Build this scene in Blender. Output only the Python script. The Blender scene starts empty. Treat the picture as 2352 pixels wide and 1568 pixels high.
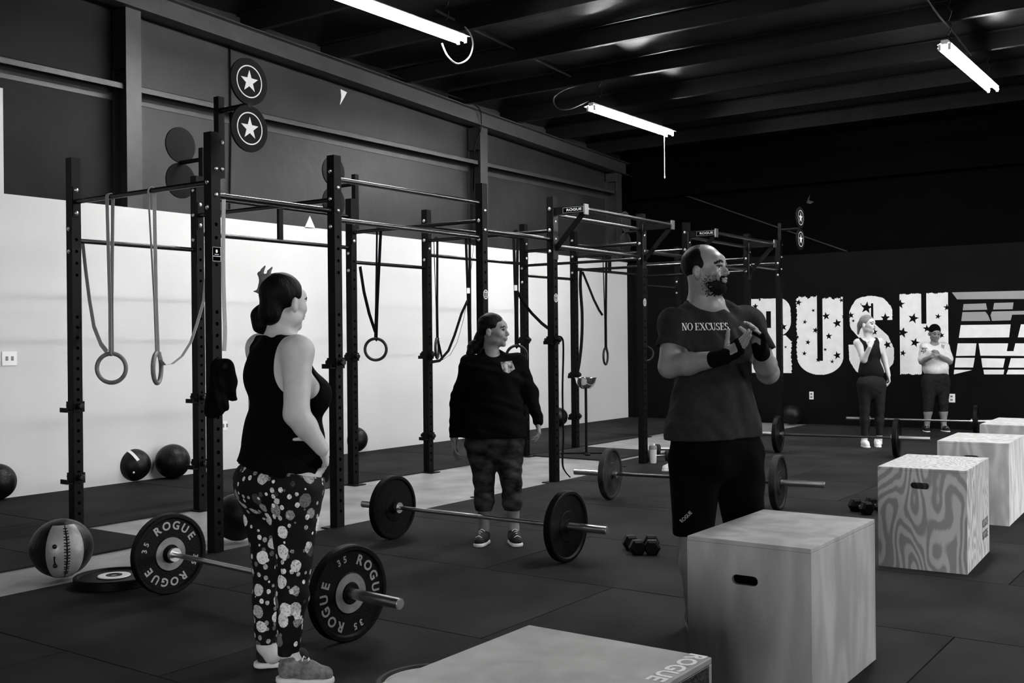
import bpy, bmesh, math, random
import numpy as np
from mathutils import Vector, Matrix
from mathutils.bvhtree import BVHTree
random.seed(7)
PI = math.pi
SC = bpy.context.scene
COL = SC.collection

# ------------------------------------------------------------------ camera, world, lights, exposure
FOC = 2450.0; HC = 1.4; YAW = math.atan(1742 / 2450.0); ROLL = 0.0095; HV = 782.4 - 784.0
cam_d = bpy.data.cameras.new('camera'); cam = bpy.data.objects.new('camera', cam_d); COL.objects.link(cam)
cam_d.sensor_width = 36.0; cam_d.lens = FOC / 2352 * 36.0; cam_d.clip_start = 0.05; cam_d.clip_end = 100
cam.matrix_world = (Matrix.Translation((0, 0, HC)) @ Matrix.Rotation(YAW, 4, 'Z') @ Matrix.Rotation(PI / 2 + math.atan(HV / FOC), 4, 'X')
                    @ Matrix.Rotation(-ROLL, 4, 'Z'))
SC.camera = cam
w = bpy.data.worlds.new('world'); SC.world = w; w.use_nodes = True
w.node_tree.nodes['Background'].inputs[0].default_value = (1, 1, 1, 1)   # overcast daylight, let in only by two added, unseen door openings
w.node_tree.nodes['Background'].inputs[1].default_value = 6.0
SC.view_settings.view_transform = 'Standard'; SC.view_settings.look = 'None'
SC.view_settings.gamma = 1.0; SC.view_settings.use_curve_mapping = False
SC.view_settings.exposure = 2.0
TUBE = 56.0          # emission of the fluorescent tubes
SC.cycles.max_bounces = 6
def portal(loc, rot, sx, sy):
    l = bpy.data.lights.new('added_door_portal', 'AREA'); l.shape = 'RECTANGLE'; l.size = sx; l.size_y = sy; l.cycles.is_portal = True
    o = bpy.data.objects.new('added_door_portal', l); COL.objects.link(o); o.location = loc; o.rotation_euler = rot
portal((5.6, 11.3, 1.5), (0, PI / 2, 0), 3.0, 3.6)      # unseen door opening, added in the right wall for side light
portal((0.5, -4.1, 1.1), (PI / 2, 0, 0), 2.2, 2.2)     # unseen door opening, added behind the camera to light front faces
SC.cycles.sample_clamp_indirect = 6.0
# the twin-tube fittings: (x, y start, y end, z)
FITTINGS = [(-7.05, 6.75, 9.05, 4.62), (-7.2, 11.95, 14.2, 4.42), (-2.75, 11.7, 14.1, 4.42),
            (-2.0, 5.9, 8.3, 4.7), (1.1, 12.5, 14.9, 4.4), (3.4, 4.4, 6.8, 4.8)]  # these three are unseen fittings added to brighten boxes and right side

# ------------------------------------------------------------------ measuring helpers (a measured sight line met with a plane)
RX, RY = math.cos(YAW), math.sin(YAW); FX, FY = -RY, RX
def ray(u, v):
    x = u - 1176.; y = v - 784.; c, s = math.cos(ROLL), math.sin(ROLL)
    return (c * x - s * y) / FOC, (HV - (s * x + c * y)) / FOC
def at(u, v, Z):
    a, b = ray(u, v); return Vector((a * Z * RX + Z * FX, a * Z * RY + Z * FY, HC + b * Z))
def fl(u, v, z=0.0):
    a, b = ray(u, v); return at(u, v, (z - HC) / b)
def atX(u, v, X):
    a, b = ray(u, v); return at(u, v, X / (a * RX + FX))
def atY(u, v, Y):
    a, b = ray(u, v); return at(u, v, Y / (a * RY + FY))

# ------------------------------------------------------------------ materials
def nodes_of(name, rough=0.6, metal=0.0, spec=0.5):
    m = bpy.data.materials.new(name); m.use_nodes = True
    nt = m.node_tree; b = nt.nodes['Principled BSDF']
    b.inputs['Roughness'].default_value = rough; b.inputs['Metallic'].default_value = metal
    b.inputs['Specular IOR Level'].default_value = spec
    return m, nt, b
def g4(v): return (v, v, v, 1)
def mat(name, g, rough=0.6, metal=0.0, spec=0.5, vary=0.0, scale=8.0, bump=0.0, bscale=None, stretch=None, detail=4.0):
    m, nt, b = nodes_of(name, rough, metal, spec)
    b.inputs['Base Color'].default_value = g4(g)
    if vary or bump:
        tc = nt.nodes.new('ShaderNodeTexCoord'); mp = nt.nodes.new('ShaderNodeMapping')
        nt.links.new(tc.outputs['Object'], mp.inputs[0])
        if stretch: mp.inputs['Scale'].default_value = stretch
    if vary:
        n = nt.nodes.new('ShaderNodeTexNoise'); n.inputs['Scale'].default_value = scale; n.inputs['Detail'].default_value = detail
        nt.links.new(mp.outputs[0], n.inputs['Vector'])
        r = nt.nodes.new('ShaderNodeValToRGB')
        r.color_ramp.elements[0].position = 0.3; r.color_ramp.elements[1].position = 0.7
        r.color_ramp.elements[0].color = g4(g * (1 - vary)); r.color_ramp.elements[1].color = g4(min(1, g * (1 + vary)))
        nt.links.new(n.outputs['Fac'], r.inputs[0]); nt.links.new(r.outputs[0], b.inputs['Base Color'])
    if bump:
        n2 = nt.nodes.new('ShaderNodeTexNoise'); n2.inputs['Scale'].default_value = bscale or scale; n2.inputs['Detail'].default_value = 5
        nt.links.new(mp.outputs[0], n2.inputs['Vector'])
        bp = nt.nodes.new('ShaderNodeBump'); bp.inputs['Strength'].default_value = bump; bp.inputs['Distance'].default_value = 0.02
        nt.links.new(n2.outputs['Fac'], bp.inputs['Height']); nt.links.new(bp.outputs[0], b.inputs['Normal'])
    return m
def plywood(name, lo, hi, figure=1.0, seed=0.0, rough=0.5, freq=30.0):
    m, nt, b = nodes_of(name, rough, 0, 0.4)
    tc = nt.nodes.new('ShaderNodeTexCoord'); mp = nt.nodes.new('ShaderNodeMapping')
    mp.inputs['Location'].default_value = (seed, seed * 2, seed * 3); mp.inputs['Scale'].default_value = (1, 1, 0.28)
    nt.links.new(tc.outputs['Object'], mp.inputs[0])
    n = nt.nodes.new('ShaderNodeTexNoise'); n.inputs['Scale'].default_value = 3.2; n.inputs['Detail'].default_value = 2.0
    nt.links.new(mp.outputs[0], n.inputs['Vector'])
    mul = nt.nodes.new('ShaderNodeMath'); mul.operation = 'MULTIPLY'; mul.inputs[1].default_value = freq
    nt.links.new(n.outputs['Fac'], mul.inputs[0])
    n2 = nt.nodes.new('ShaderNodeTexNoise'); n2.inputs['Scale'].default_value = 40; n2.inputs['Detail'].default_value = 3
    nt.links.new(mp.outputs[0], n2.inputs['Vector'])
    ad = nt.nodes.new('ShaderNodeMath'); ad.operation = 'MULTIPLY_ADD'; ad.inputs[1].default_value = 2.2
    nt.links.new(n2.outputs['Fac'], ad.inputs[0]); nt.links.new(mul.outputs[0], ad.inputs[2])
    sn = nt.nodes.new('ShaderNodeMath'); sn.operation = 'SINE'; nt.links.new(ad.outputs[0], sn.inputs[0])
    mr = nt.nodes.new('ShaderNodeMapRange'); mr.inputs[1].default_value = -1; mr.inputs[2].default_value = 1
    nt.links.new(sn.outputs[0], mr.inputs[0])
    n3 = nt.nodes.new('ShaderNodeTexNoise'); n3.inputs['Scale'].default_value = 6; n3.inputs['Detail'].default_value = 5
    nt.links.new(mp.outputs[0], n3.inputs['Vector'])
    mx = nt.nodes.new('ShaderNodeMix'); mx.inputs[0].default_value = figure
    nt.links.new(n3.outputs['Fac'], mx.inputs[2]); nt.links.new(mr.outputs[0], mx.inputs[3])
    r = nt.nodes.new('ShaderNodeValToRGB'); r.color_ramp.elements[0].position = 0.3; r.color_ramp.elements[1].position = 0.7
    r.color_ramp.elements[0].color = g4(lo); r.color_ramp.elements[1].color = g4(hi)
    nt.links.new(mx.outputs[0], r.inputs[0]); nt.links.new(r.outputs[0], b.inputs['Base Color'])
    return m
def spots(name, dark, scale, thr, light=0.6, rnd=0.5):
    m, nt, b = nodes_of(name, 0.8, 0, 0.2)
    tc = nt.nodes.new('ShaderNodeTexCoord')
    def vor(sc, off):
        mp = nt.nodes.new('ShaderNodeMapping'); mp.inputs['Location'].default_value = off; mp.inputs['Scale'].default_value = (1, 1, 0.85)
        nt.links.new(tc.outputs['Object'], mp.inputs[0])
        v = nt.nodes.new('ShaderNodeTexVoronoi'); v.inputs['Scale'].default_value = sc; v.inputs['Randomness'].default_value = 0.75
        nt.links.new(mp.outputs[0], v.inputs['Vector']); return v
    out = None
    nz = nt.nodes.new('ShaderNodeTexNoise'); nz.inputs['Scale'].default_value = 70; nt.links.new(tc.outputs['Object'], nz.inputs['Vector'])
    for sc, off, th in ((scale, (0, 0, 0), thr), (scale * 1.9, (3, 1, 2), thr * 0.72)):
        v = vor(sc, off)
        lt = nt.nodes.new('ShaderNodeMath'); lt.operation = 'LESS_THAN'; lt.inputs[1].default_value = th
        ad = nt.nodes.new('ShaderNodeMath'); ad.operation = 'MULTIPLY_ADD'; ad.inputs[1].default_value = 0.10
        nt.links.new(nz.outputs['Fac'], ad.inputs[0]); nt.links.new(v.outputs['Distance'], ad.inputs[2])
        sb = nt.nodes.new('ShaderNodeMath'); sb.operation = 'SUBTRACT'; sb.inputs[1].default_value = 0.05
        nt.links.new(ad.outputs[0], sb.inputs[0]); nt.links.new(sb.outputs[0], lt.inputs[0])
        sp = nt.nodes.new('ShaderNodeSeparateColor'); nt.links.new(v.outputs['Color'], sp.inputs[0])
        ml = nt.nodes.new('ShaderNodeMath'); ml.operation = 'MULTIPLY'
        nt.links.new(lt.outputs[0], ml.inputs[0]); nt.links.new(sp.outputs[0], ml.inputs[1])
        if out is None: out = ml
        else:
            mx = nt.nodes.new('ShaderNodeMath'); mx.operation = 'MAXIMUM'
            nt.links.new(out.outputs[0], mx.inputs[0]); nt.links.new(ml.outputs[0], mx.inputs[1]); out = mx
    mr = nt.nodes.new('ShaderNodeMapRange'); mr.inputs[3].default_value = dark; mr.inputs[4].default_value = light; mr.inputs[2].default_value = 0.8
    nd = nt.nodes.new('ShaderNodeMath'); nd.operation = 'MULTIPLY'
    n3 = nt.nodes.new('ShaderNodeTexNoise'); n3.inputs['Scale'].default_value = 130; nt.links.new(tc.outputs['Object'], n3.inputs['Vector'])
    m2 = nt.nodes.new('ShaderNodeMapRange'); m2.inputs[1].default_value = 0.38; m2.inputs[2].default_value = 0.5; m2.inputs[3].default_value = 0.45
    nt.links.new(n3.outputs['Fac'], m2.inputs[0])
    nt.links.new(out.outputs[0], nd.inputs[0]); nt.links.new(m2.outputs[0], nd.inputs[1])
    nt.links.new(nd.outputs[0], mr.inputs[0]); nt.links.new(mr.outputs[0], b.inputs['Base Color'])
    return m
def emit(name, e):
    m, nt, b = nodes_of(name); b.inputs['Base Color'].default_value = g4(0.8)
    b.inputs['Emission Color'].default_value = (1, 1, 1, 1); b.inputs['Emission Strength'].default_value = e
    return m
M = {}
M['rubber'] = mat('rubber_mat', 0.0185, 0.75, 0, 0.02, 0.38, 1.6, 0.15, 60)
M['rubber_edge'] = mat('rubber_crumb', 0.004, 0.9, 0, 0.05)
M['concrete'] = mat('concrete', 0.20, 0.45, 0, 0.5, 0.38, 2.6, 0.1, 20, detail=8)
M['white_wall'] = mat('white_wall_paint', 0.57, 0.65, 0, 0.3, 0.03, 1.0, 0.1, 120)
M['black_wall'] = mat('black_wall_paint', 0.0038, 0.5, 0, 0.03, 0.2, 3, 0.05, 80)
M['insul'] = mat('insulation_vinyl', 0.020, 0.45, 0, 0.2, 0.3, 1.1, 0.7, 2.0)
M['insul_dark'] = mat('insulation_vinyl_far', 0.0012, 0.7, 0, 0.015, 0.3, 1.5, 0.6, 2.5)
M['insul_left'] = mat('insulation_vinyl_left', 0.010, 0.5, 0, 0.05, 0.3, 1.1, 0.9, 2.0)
M['deck'] = mat('roof_insulation', 0.006, 0.3, 0, 0.12, 0.2, 1.2, 0.5, 3.0)
M['purlin'] = mat('painted_roof_steel', 0.006, 0.4, 0, 0.08, 0.2, 6)
M['frame'] = mat('painted_frame_steel', 0.028, 0.45, 0, 0.3, 0.2, 5)
M['steel'] = mat('black_powder_coat', 0.002, 0.48, 0, 0.09, 0.25, 30, 0.1, 200)
M['steel_bar'] = mat('black_bar_gloss', 0.003, 0.26, 0, 0.35, 0.25, 30)
M['hole'] = mat('hole_dark', 0.002, 0.9, 0, 0.0)
M['chrome'] = mat('chrome', 0.75, 0.16, 1.0)
M['bolt'] = mat('zinc_bolt', 0.65, 0.3, 1.0)
M['barsteel'] = mat('bar_steel', 0.6, 0.28, 1.0)
M['darkbar'] = mat('dark_bar_steel', 0.12, 0.3, 1.0)
M['bumper'] = mat('bumper_rubber', 0.002, 0.5, 0, 0.08, 0.3, 12, 0.15, 80)
M['bumper_worn'] = mat('worn_bumper_rubber', 0.018, 0.6, 0, 0.1, 0.6, 9, 0.15, 80)
M['insert'] = mat('plate_insert', 0.13, 0.5, 0, 0.5, 0.25, 20)
M['paint_white'] = mat('white_print', 0.7, 0.6)
M['paint_grey'] = mat('grey_print', 0.25, 0.6)
M['mural_white'] = mat('mural_white', 0.72, 0.6, 0, 0.4, 0.06, 8)
M['mural_grey'] = mat('mural_grey', 0.26, 0.6)
M['fabric_black'] = mat('black_fabric', 0.002, 0.9, 0, 0.04, 0.2, 40, 0.2, 150)
M['tee'] = mat('charcoal_tee', 0.018, 0.9, 0, 0.05, 0.2, 30, 0.2, 120)
M['shorts'] = mat('black_shorts', 0.0015, 0.9, 0, 0.03)
M['tank_grey'] = mat('dark_tank', 0.008, 0.85, 0, 0.05)
M['legging_grey'] = mat('grey_leggings', 0.009, 0.8, 0, 0.1, 0.3, 20)
M['white_tee'] = mat('white_tee', 0.55, 0.85, 0, 0.15, 0.08, 30)
M['capri'] = mat('charcoal_capri', 0.011, 0.85, 0, 0.05, 0.4, 40)
M['skin'] = mat('skin', 0.45, 0.5, 0, 0.4, 0.06, 30)
M['skin_man'] = mat('skin_man', 0.18, 0.42, 0, 0.5, 0.08, 30)
M['skin_tan'] = mat('skin_tan', 0.16, 0.5, 0, 0.4, 0.08, 30)
M['lip'] = mat('lips', 0.15, 0.45, 0, 0.4)
M['hair'] = mat('dark_hair', 0.0018, 0.55, 0, 0.09, 0.5, 60, 0.35, 110, (1, 1, 0.2))
M['hair_lite'] = mat('light_brown_hair', 0.13, 0.5, 0, 0.5, 0.4, 60, 0.5, 90)
M['stubble'] = mat('stubble', 0.105, 0.8, 0, 0.1, 0.5, 90)
M['beard'] = mat('beard', 0.006, 0.9, 0, 0.05, 0.6, 90, 0.4, 150)
M['eye'] = mat('eye', 0.02, 0.15)
M['eye_white'] = mat('eye_white', 0.12, 0.3)
M['sole'] = mat('white_sole', 0.6, 0.6)
M['shoe_dark'] = mat('dark_shoe', 0.006, 0.7, 0, 0.3, 0.5, 50)
M['shoe_grey'] = mat('grey_shoe', 0.13, 0.7, 0, 0.3, 0.5, 40)
M['shoe_white'] = mat('white_shoe', 0.6, 0.7, 0, 0.3, 0.2, 60)
M['strap_light'] = mat('pale_webbing', 0.38, 0.8, 0, 0.2, 0.1, 100)
M['strap_dark'] = mat('black_webbing', 0.004, 0.8, 0, 0.1)
M['ring_wood'] = mat('ring_grey', 0.15, 0.45, 0, 0.4, 0.2, 20)
M['ring_dark'] = mat('ring_dark', 0.006, 0.4, 0, 0.3)
M['leather_black'] = mat('black_vinyl', 0.003, 0.4, 0, 0.22, 0.3, 10, 0.2, 50)
M['leather_grey'] = mat('grey_vinyl', 0.2, 0.33, 0, 0.5, 0.2, 10, 0.15, 40)
M['plastic_white'] = mat('white_plastic', 0.75, 0.4)
M['plastic_frost'] = mat('frosted_plastic', 0.5, 0.3)
M['disc'] = mat('target_disc', 0.005, 0.7, 0, 0.1)
M['ply_a'] = plywood('plywood_plain', 0.20, 0.33, 0.22, 1.0)
M['ply_b'] = plywood('plywood_figured', 0.25, 0.48, 0.8, 4.3, 0.5, 150.0)
M['ply_c'] = plywood('plywood_streaked', 0.36, 0.56, 0.4, 7.7, 0.5, 70.0)
M['ply_0'] = plywood('plywood_low', 0.12, 0.19, 0.15, 2.2)
M['santa'] = spots('printed_leggings', 0.002, 15.5, 0.40, 0.75)
M['camo'] = mat('camo_leggings', 0.02, 0.85, 0, 0.04, 0.95, 11, stretch=(1, 1, 1.8), detail=5)
M['tube'] = emit('fluorescent_tube', TUBE)
M['fixture'] = mat('white_enamel', 0.6, 0.4)

# ------------------------------------------------------------------ object helpers
def tag(o, label=None, cat=None, group=None, kind=None):
    if label: o['label'] = label
    if cat: o['category'] = cat
    if group: o['group'] = group
    if kind: o['kind'] = kind
    return o
def empty(name, loc=(0, 0, 0), rz=0.0, label=None, cat=None, group=None, kind=None):
    o = bpy.data.objects.new(name, None); COL.objects.link(o); o.location = loc; o.rotation_euler = (0, 0, rz)
    o.empty_display_size = 0.1
    return tag(o, label, cat, group, kind)
def link_mesh(name, me, m, parent=None, loc=None, rz=None):
    o = bpy.data.objects.new(name, me); COL.objects.link(o)
    if m is not None:
        for x in (m if isinstance(m, (list, tuple)) else [m]): me.materials.append(x)
    if parent is not None: o.parent = parent
    if loc is not None: o.location = loc
    if rz is not None: o.rotation_euler = (0, 0, rz)
    return o
class MB:
    """collects shapes, builds one mesh object"""
    def __init__(s): s.v = []; s.f = []; s.sm = []; s.mi = []; s.cur = 0
    def add(s, vs, fs, smooth=False):
        o = len(s.v); s.v += [tuple(p) for p in vs]
        for f in fs: s.f.append([i + o for i in f]); s.sm.append(smooth); s.mi.append(s.cur)
        return s
    def box(s, a, b, mtx=None):
        x0, y0, z0 = a; x1, y1, z1 = b
        vs = [Vector(p) for p in ((x0, y0, z0), (x1, y0, z0), (x1, y1, z0), (x0, y1, z0), (x0, y0, z1), (x1, y0, z1), (x1, y1, z1), (x0, y1, z1))]
        if mtx is not None: vs = [mtx @ p for p in vs]
        return s.add(vs, [(0, 3, 2, 1), (4, 5, 6, 7), (0, 1, 5, 4), (1, 2, 6, 5), (2, 3, 7, 6), (3, 0, 4, 7)])
    def beam(s, p, q, wx, wz, up=(0, 0, 1)):
        p = Vector(p); q = Vector(q); d = (q - p).normalized(); u = Vector(up)
        r = d.cross(u).normalized(); u = r.cross(d).normalized(); L = (q - p).length
        m = Matrix((r, d, u)).transposed().to_4x4(); m.translation = p
        return s.box((-wx / 2, 0, -wz / 2), (wx / 2, L, wz / 2), m)
    def tube(s, pts, r, n=8, caps=True, flat=None):
        """tube along points; flat=(w,t,side) gives a strap"""
        pts = [Vector(p) for p in pts]; rings = []; k = len(pts)
        rr = r if isinstance(r, (list, tuple)) else [r] * k
        prev = None
        for i, p in enumerate(pts):
            d = (pts[min(i + 1, k - 1)] - pts[max(i - 1, 0)]).normalized()
            if prev is None:
                a = Vector((0, 0, 1)) if abs(d.z) < 0.9 else Vector((1, 0, 0))
                if flat: a = Vector(flat[2])
                u = d.cross(a).normalized() if not flat else (a - d * a.dot(d)).normalized()
            else: u = (prev - d * prev.dot(d)).normalized()
            prev = u; w_ = d.cross(u)
            ring = []
            for j in range(n):
                t = 2 * PI * j / n
                if flat:
                    c = ((1, 1), (-1, 1), (-1, -1), (1, -1))[j]
                    ring.append(p + u * flat[0] / 2 * c[0] + w_ * flat[1] / 2 * c[1])
                else: ring.append(p + (u * math.cos(t) + w_ * math.sin(t)) * rr[i])
            rings += ring
        fs = []
        for i in range(k - 1):
            for j in range(n):
                a = i * n + j; b = i * n + (j + 1) % n
                fs.append((a, b, b + n, a + n))
        if caps: fs.append(tuple(range(n))[::-1]); fs.append(tuple(range((k - 1) * n, k * n)))
        return s.add(rings, fs, not flat)
    def strap(s, pts, w_, t, side): return s.tube(pts, 1, 4, True, (w_, t, side))
    def lathe(s, prof, n=32, axis='Z', mtx=None, closed=False):
        """prof: (radius, height) list"""
        vs = []; fs = []; k = len(prof)
        for r, h in prof:
            for j in range(n):
                t = 2 * PI * j / n; a, b = r * math.cos(t), r * math.sin(t)
                p = Vector((a, b, h)) if axis == 'Z' else Vector((h, a, b))
                vs.append(mtx @ p if mtx is not None else p)
        for i in range(k - 1):
            for j in range(n):
                a = i * n + j; b = i * n + (j + 1) % n; fs.append((a, b, b + n, a + n))
        if closed:
            for j in range(n):
                a = (k - 1) * n + j; b = (k - 1) * n + (j + 1) % n; fs.append((a, b, (j + 1) % n, j))
        else:
            fs.append(tuple(range(n))[::-1]); fs.append(tuple(range((k - 1) * n, k * n)))
        return s.add(vs, fs, True)
    def torus(s, R, r, n=40, m=10, mtx=None):
        vs = []; fs = []
        for i in range(n):
            for j in range(m):
                a, b = 2 * PI * i / n, 2 * PI * j / m
                p = Vector(((R + r * math.cos(b)) * math.cos(a), r * math.sin(b), (R + r * math.cos(b)) * math.sin(a)))
                vs.append(mtx @ p if mtx is not None else p)
        for i in range(n):
            for j in range(m):
                fs.append((i * m + j, ((i + 1) % n) * m + j, ((i + 1) % n) * m + (j + 1) % m, i * m + (j + 1) % m))
        return s.add(vs, fs, True)
    def prism(s, poly, mtx, t):
        """poly in local xz plane, extruded along local -y by t"""
        n = len(poly); vs = [mtx @ Vector((x, 0, z)) for x, z in poly] + [mtx @ Vector((x, -t, z)) for x, z in poly]
        fs = [tuple(range(n)), tuple(range(n, 2 * n))[::-1]] + [(i, (i + 1) % n, n + (i + 1) % n, n + i) for i in range(n)]
        return s.add(vs, fs)
    def ball(s, c, r, n=24, m=14):
        c = Vector(c); rr = r if isinstance(r, (tuple, list)) else (r, r, r); vs = []; fs = []
        for i in range(m + 1):
            for j in range(n):
                a, b = PI * i / m, 2 * PI * j / n
                vs.append(c + Vector((rr[0] * math.sin(a) * math.cos(b), rr[1] * math.sin(a) * math.sin(b), rr[2] * math.cos(a))))
        for i in range(m):
            for j in range(n):
                a = i * n + j; b = i * n + (j + 1) % n; fs.append((a, b, b + n, a + n))
        return s.add(vs, fs, True)
    def mesh(s, name):
        me = bpy.data.meshes.new(name); me.from_pydata([tuple(p) for p in s.v], [], s.f)
        me.polygons.foreach_set('use_smooth', s.sm); me.polygons.foreach_set('material_index', s.mi)
        bm = bmesh.new(); bm.from_mesh(me); bmesh.ops.remove_doubles(bm, verts=bm.verts, dist=1e-6)
        bmesh.ops.recalc_face_normals(bm, faces=bm.faces); bm.to_mesh(me); bm.free()
        if any(s.sm):
            try: me.set_sharp_from_angle(angle=math.radians(38))
            except Exception: pass
        return me
    def build(s, name, m, parent=None, loc=None, rz=None, bevel=0.0):
        o = link_mesh(name, s.mesh(name), m, parent, loc, rz)
        if bevel:
            bv = o.modifiers.new('bevel', 'BEVEL'); bv.width = bevel; bv.segments = 2; bv.limit_method = 'ANGLE'
        return o
_txt = {}
def text_geo(s, bold=0.0):
    key = (s, bold)
    if key not in _txt:
        c = bpy.data.curves.new('t', 'FONT'); c.body = s; c.size = 1.0; c.offset = bold; c.align_x = 'CENTER'; c.resolution_u = 3
        o = bpy.data.objects.new('t', c); COL.objects.link(o); bpy.context.view_layer.update()
        me = bpy.data.meshes.new_from_object(o.evaluated_get(bpy.context.evaluated_depsgraph_get()))
        vs = [tuple(v.co) for v in me.vertices]; fs = [tuple(p.vertices) for p in me.polygons]
        bpy.data.objects.remove(o); bpy.data.curves.remove(c); bpy.data.meshes.remove(me)
        _txt[key] = (vs, fs)
    return _txt[key]
def add_text(mb, s, mtx, sx, sz, bold=0.02):
    """text in the plane of mtx (local x = reading, local z = up, -y = out)"""
    vs, fs = text_geo(s, bold)
    mb.add([mtx @ Vector((x * sx, 0, y * sz)) for x, y, z in vs], fs)
def star_pts(r, inner=0.42, n=5, rot=0.0):
    return [((r if i % 2 == 0 else r * inner) * math.sin(rot + PI * i / n), (r if i % 2 == 0 else r * inner) * math.cos(rot + PI * i / n)) for i in range(2 * n)]
FRONTX = Matrix(((0, -1, 0, 0), (1, 0, 0, 0), (0, 0, 1, 0), (0, 0, 0, 1)))   # local x -> +Y, local -y -> +X (faces +X)

# ------------------------------------------------------------------ the setting
def struct(name, mb, m, parent=None, bevel=0):
    o = mb.build(name, m, parent, bevel=bevel)
    if parent is None: o['kind'] = 'structure'
    return o
XW = -9.5; YB = 17.0; XE = 5.5; YF = -4.0
floor = struct('floor', MB().box((-9.8, YF, -0.2), (XE, YB + .3, -0.014)), M['concrete'])
def zbot(y): return 5.17 - 0.0465 * y      # underside of the sloping end rafter
def mat_piece(x0, x1, y0, y1, lift=0.0):
    g = 0.0035
    mb = MB().box((-(x1 - x0) / 2 + g, -(y1 - y0) / 2 + g, -0.013), ((x1 - x0) / 2 - g, (y1 - y0) / 2 - g, 0.0))
    o = mb.build('floor_mat', M['rubber'], floor, ((x0 + x1) / 2, (y0 + y1) / 2, lift), 0)
    o.rotation_euler = (random.uniform(-1, 1) * 0.0006, random.uniform(-1, 1) * 0.0004, random.uniform(-1, 1) * 0.002)
    return o
rows = [-2.2, -0.95, 0.3, 1.55, 2.79, 4.0, 5.24, 6.51, 7.82, 9.07, 10.33, 11.58, 12.83, 14.08, 15.33, 16.58, 16.99]
for i in range(len(rows) - 1):
    y0, y1 = rows[i], rows[i + 1]
    xs = [-5.79 if y0 < 10 else -6.14]
    x = {0: -3.96, 1: -4.87}[i % 2]
    if i == 3: x = -4.5
    if i == 4: x = -3.83
    while x < XE - 0.3: xs.append(x); x += 1.83
    xs.append(XE - 0.02)
    for a, b in zip(xs, xs[1:]): mat_piece(a, b, y0, y1)
yy = [-2.2, 0.3, 2.13, 3.96, 4.77]
for a, b in zip(yy, yy[1:]):
    mat_piece(-7.95, -6.44, a, b); mat_piece(-9.48, -7.955, a, b)
y = 4.775
while y < 16.9:
    mat_piece(-9.48, -7.44, y, min(y + 1.83, 16.98)); y += 1.83
mat_piece(-7.36, -6.27, 10.75, 12.0, 0.002)

struct('wall_left', MB().box((-9.98, 6.71, 0), (-9.76, YB + .3, 5.4)), M['insul'])
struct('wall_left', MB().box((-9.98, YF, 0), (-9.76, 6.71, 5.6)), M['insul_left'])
struct('trim_1', MB().box((-9.76, YF, -0.01), (XW, YB, 2.80)), M['white_wall'])
struct('trim_2', MB().box((-9.76, YF, 2.80), (XW, 5.305, 3.77)), M['white_wall'])
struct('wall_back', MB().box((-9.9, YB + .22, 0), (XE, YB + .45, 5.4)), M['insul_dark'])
struct('trim_3', MB().box((XW, YB, -0.01), (XE, YB + .22, 2.77)), M['black_wall'])
struct('trim_4', MB().box((XW, YB - 0.02, -0.01), (-9.38, YB, 2.77)), M['black_wall'])
struct('wall_right', MB().box((XE, YF, -.01), (XE + .2, 9.5, 5.4)).box((XE, 13.1, -.01), (XE + .2, YB + .45, 5.4)).box((XE, 9.5, 3.0), (XE + .2, 13.1, 5.4)), M['insul_dark'])  # gap left as an added doorway so daylight comes from the right
struct('wall_front', MB().box((-9.98, YF - .2, -.01), (-.6, YF, 5.6)).box((1.6, YF - .2, -.01), (XE + .2, YF, 5.6)).box((-.6, YF - .2, 2.2), (1.6, YF, 5.6)), M['insul_dark'])  # gap is an added doorway letting daylight in from behind
struct('ground', MB().box((-14, -16, -.3), (20, 24, -.21)), M['concrete'])
# roof deck (insulation) sloping down to the back wall, with sags between the purlins
dk = MB(); N = 120; xs = [-9.9, -8, -6, -4, -2, 0, 2.5, 5, XE + .2]
P0, PITCH = 9.6, 1.285
for j in range(N + 1):
    yv = YF - .2 + (YB + .6 - YF) * j / N
    sag = -0.035 * abs(math.sin(PI * (yv - P0) / PITCH))
    for x in xs: dk.v.append((x, yv, zbot(yv) + 0.23 + 0.205 + sag))
for j in range(N):
    for i in range(len(xs) - 1):
        a = j * len(xs) + i; dk.f.append([a, a + 1, a + 1 + len(xs), a + len(xs)]); dk.sm.append(True); dk.mi.append(0)
struct('ceiling', dk, M['deck'])
cl = bpy.data.objects['ceiling']; sd = cl.modifiers.new('solid', 'SOLIDIFY'); sd.thickness = 0.08; sd.offset = 1
k = -10
while True:
    yp = P0 + PITCH * k; k += 1
    if yp < YF + .2: continue
    if yp > YB: break
    z0 = zbot(yp) + 0.215
    mb = MB().box((-9.75, yp - .004, z0), (XE, yp + .004, z0 + .2)); mb.box((-9.75, yp, z0), (XE, yp + .065, z0 + .006)); mb.box((-9.75, yp - .065, z0 + .194), (XE, yp, z0 + .2))
    mb.box((-9.75, yp + .06, z0), (XE, yp + .065, z0 + .02))
    mb.build('purlin', M['purlin'], cl)
# end rafter, columns, girts of the left wall
def ybeam(mb, x0, x1, ya, yb, za, zb, h):
    vs = [(x0, ya, za), (x1, ya, za), (x1, ya, za + h), (x0, ya, za + h), (x0, yb, zb), (x1, yb, zb), (x1, yb, zb + h), (x0, yb, zb + h)]
    mb.add(vs, [(0, 1, 2, 3), (4, 7, 6, 5), (0, 4, 5, 1), (1, 5, 6, 2), (2, 6, 7, 3), (3, 7, 4, 0)])
rf = MB(); ybeam(rf, -9.53, -9.515, YF, YB, zbot(YF), zbot(YB), .21); ybeam(rf, -9.6, -9.44, YF, YB, zbot(YF) - .008, zbot(YB) - .008, .010); ybeam(rf, -9.6, -9.44, YF, YB, zbot(YF) + .205, zbot(YB) + .205, .010)
ybeam(rf, -9.75, -9.6, YF, YB, zbot(YF) + .02, zbot(YB) + .02, .2)
struct('beam', rf, M['frame'])
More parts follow.
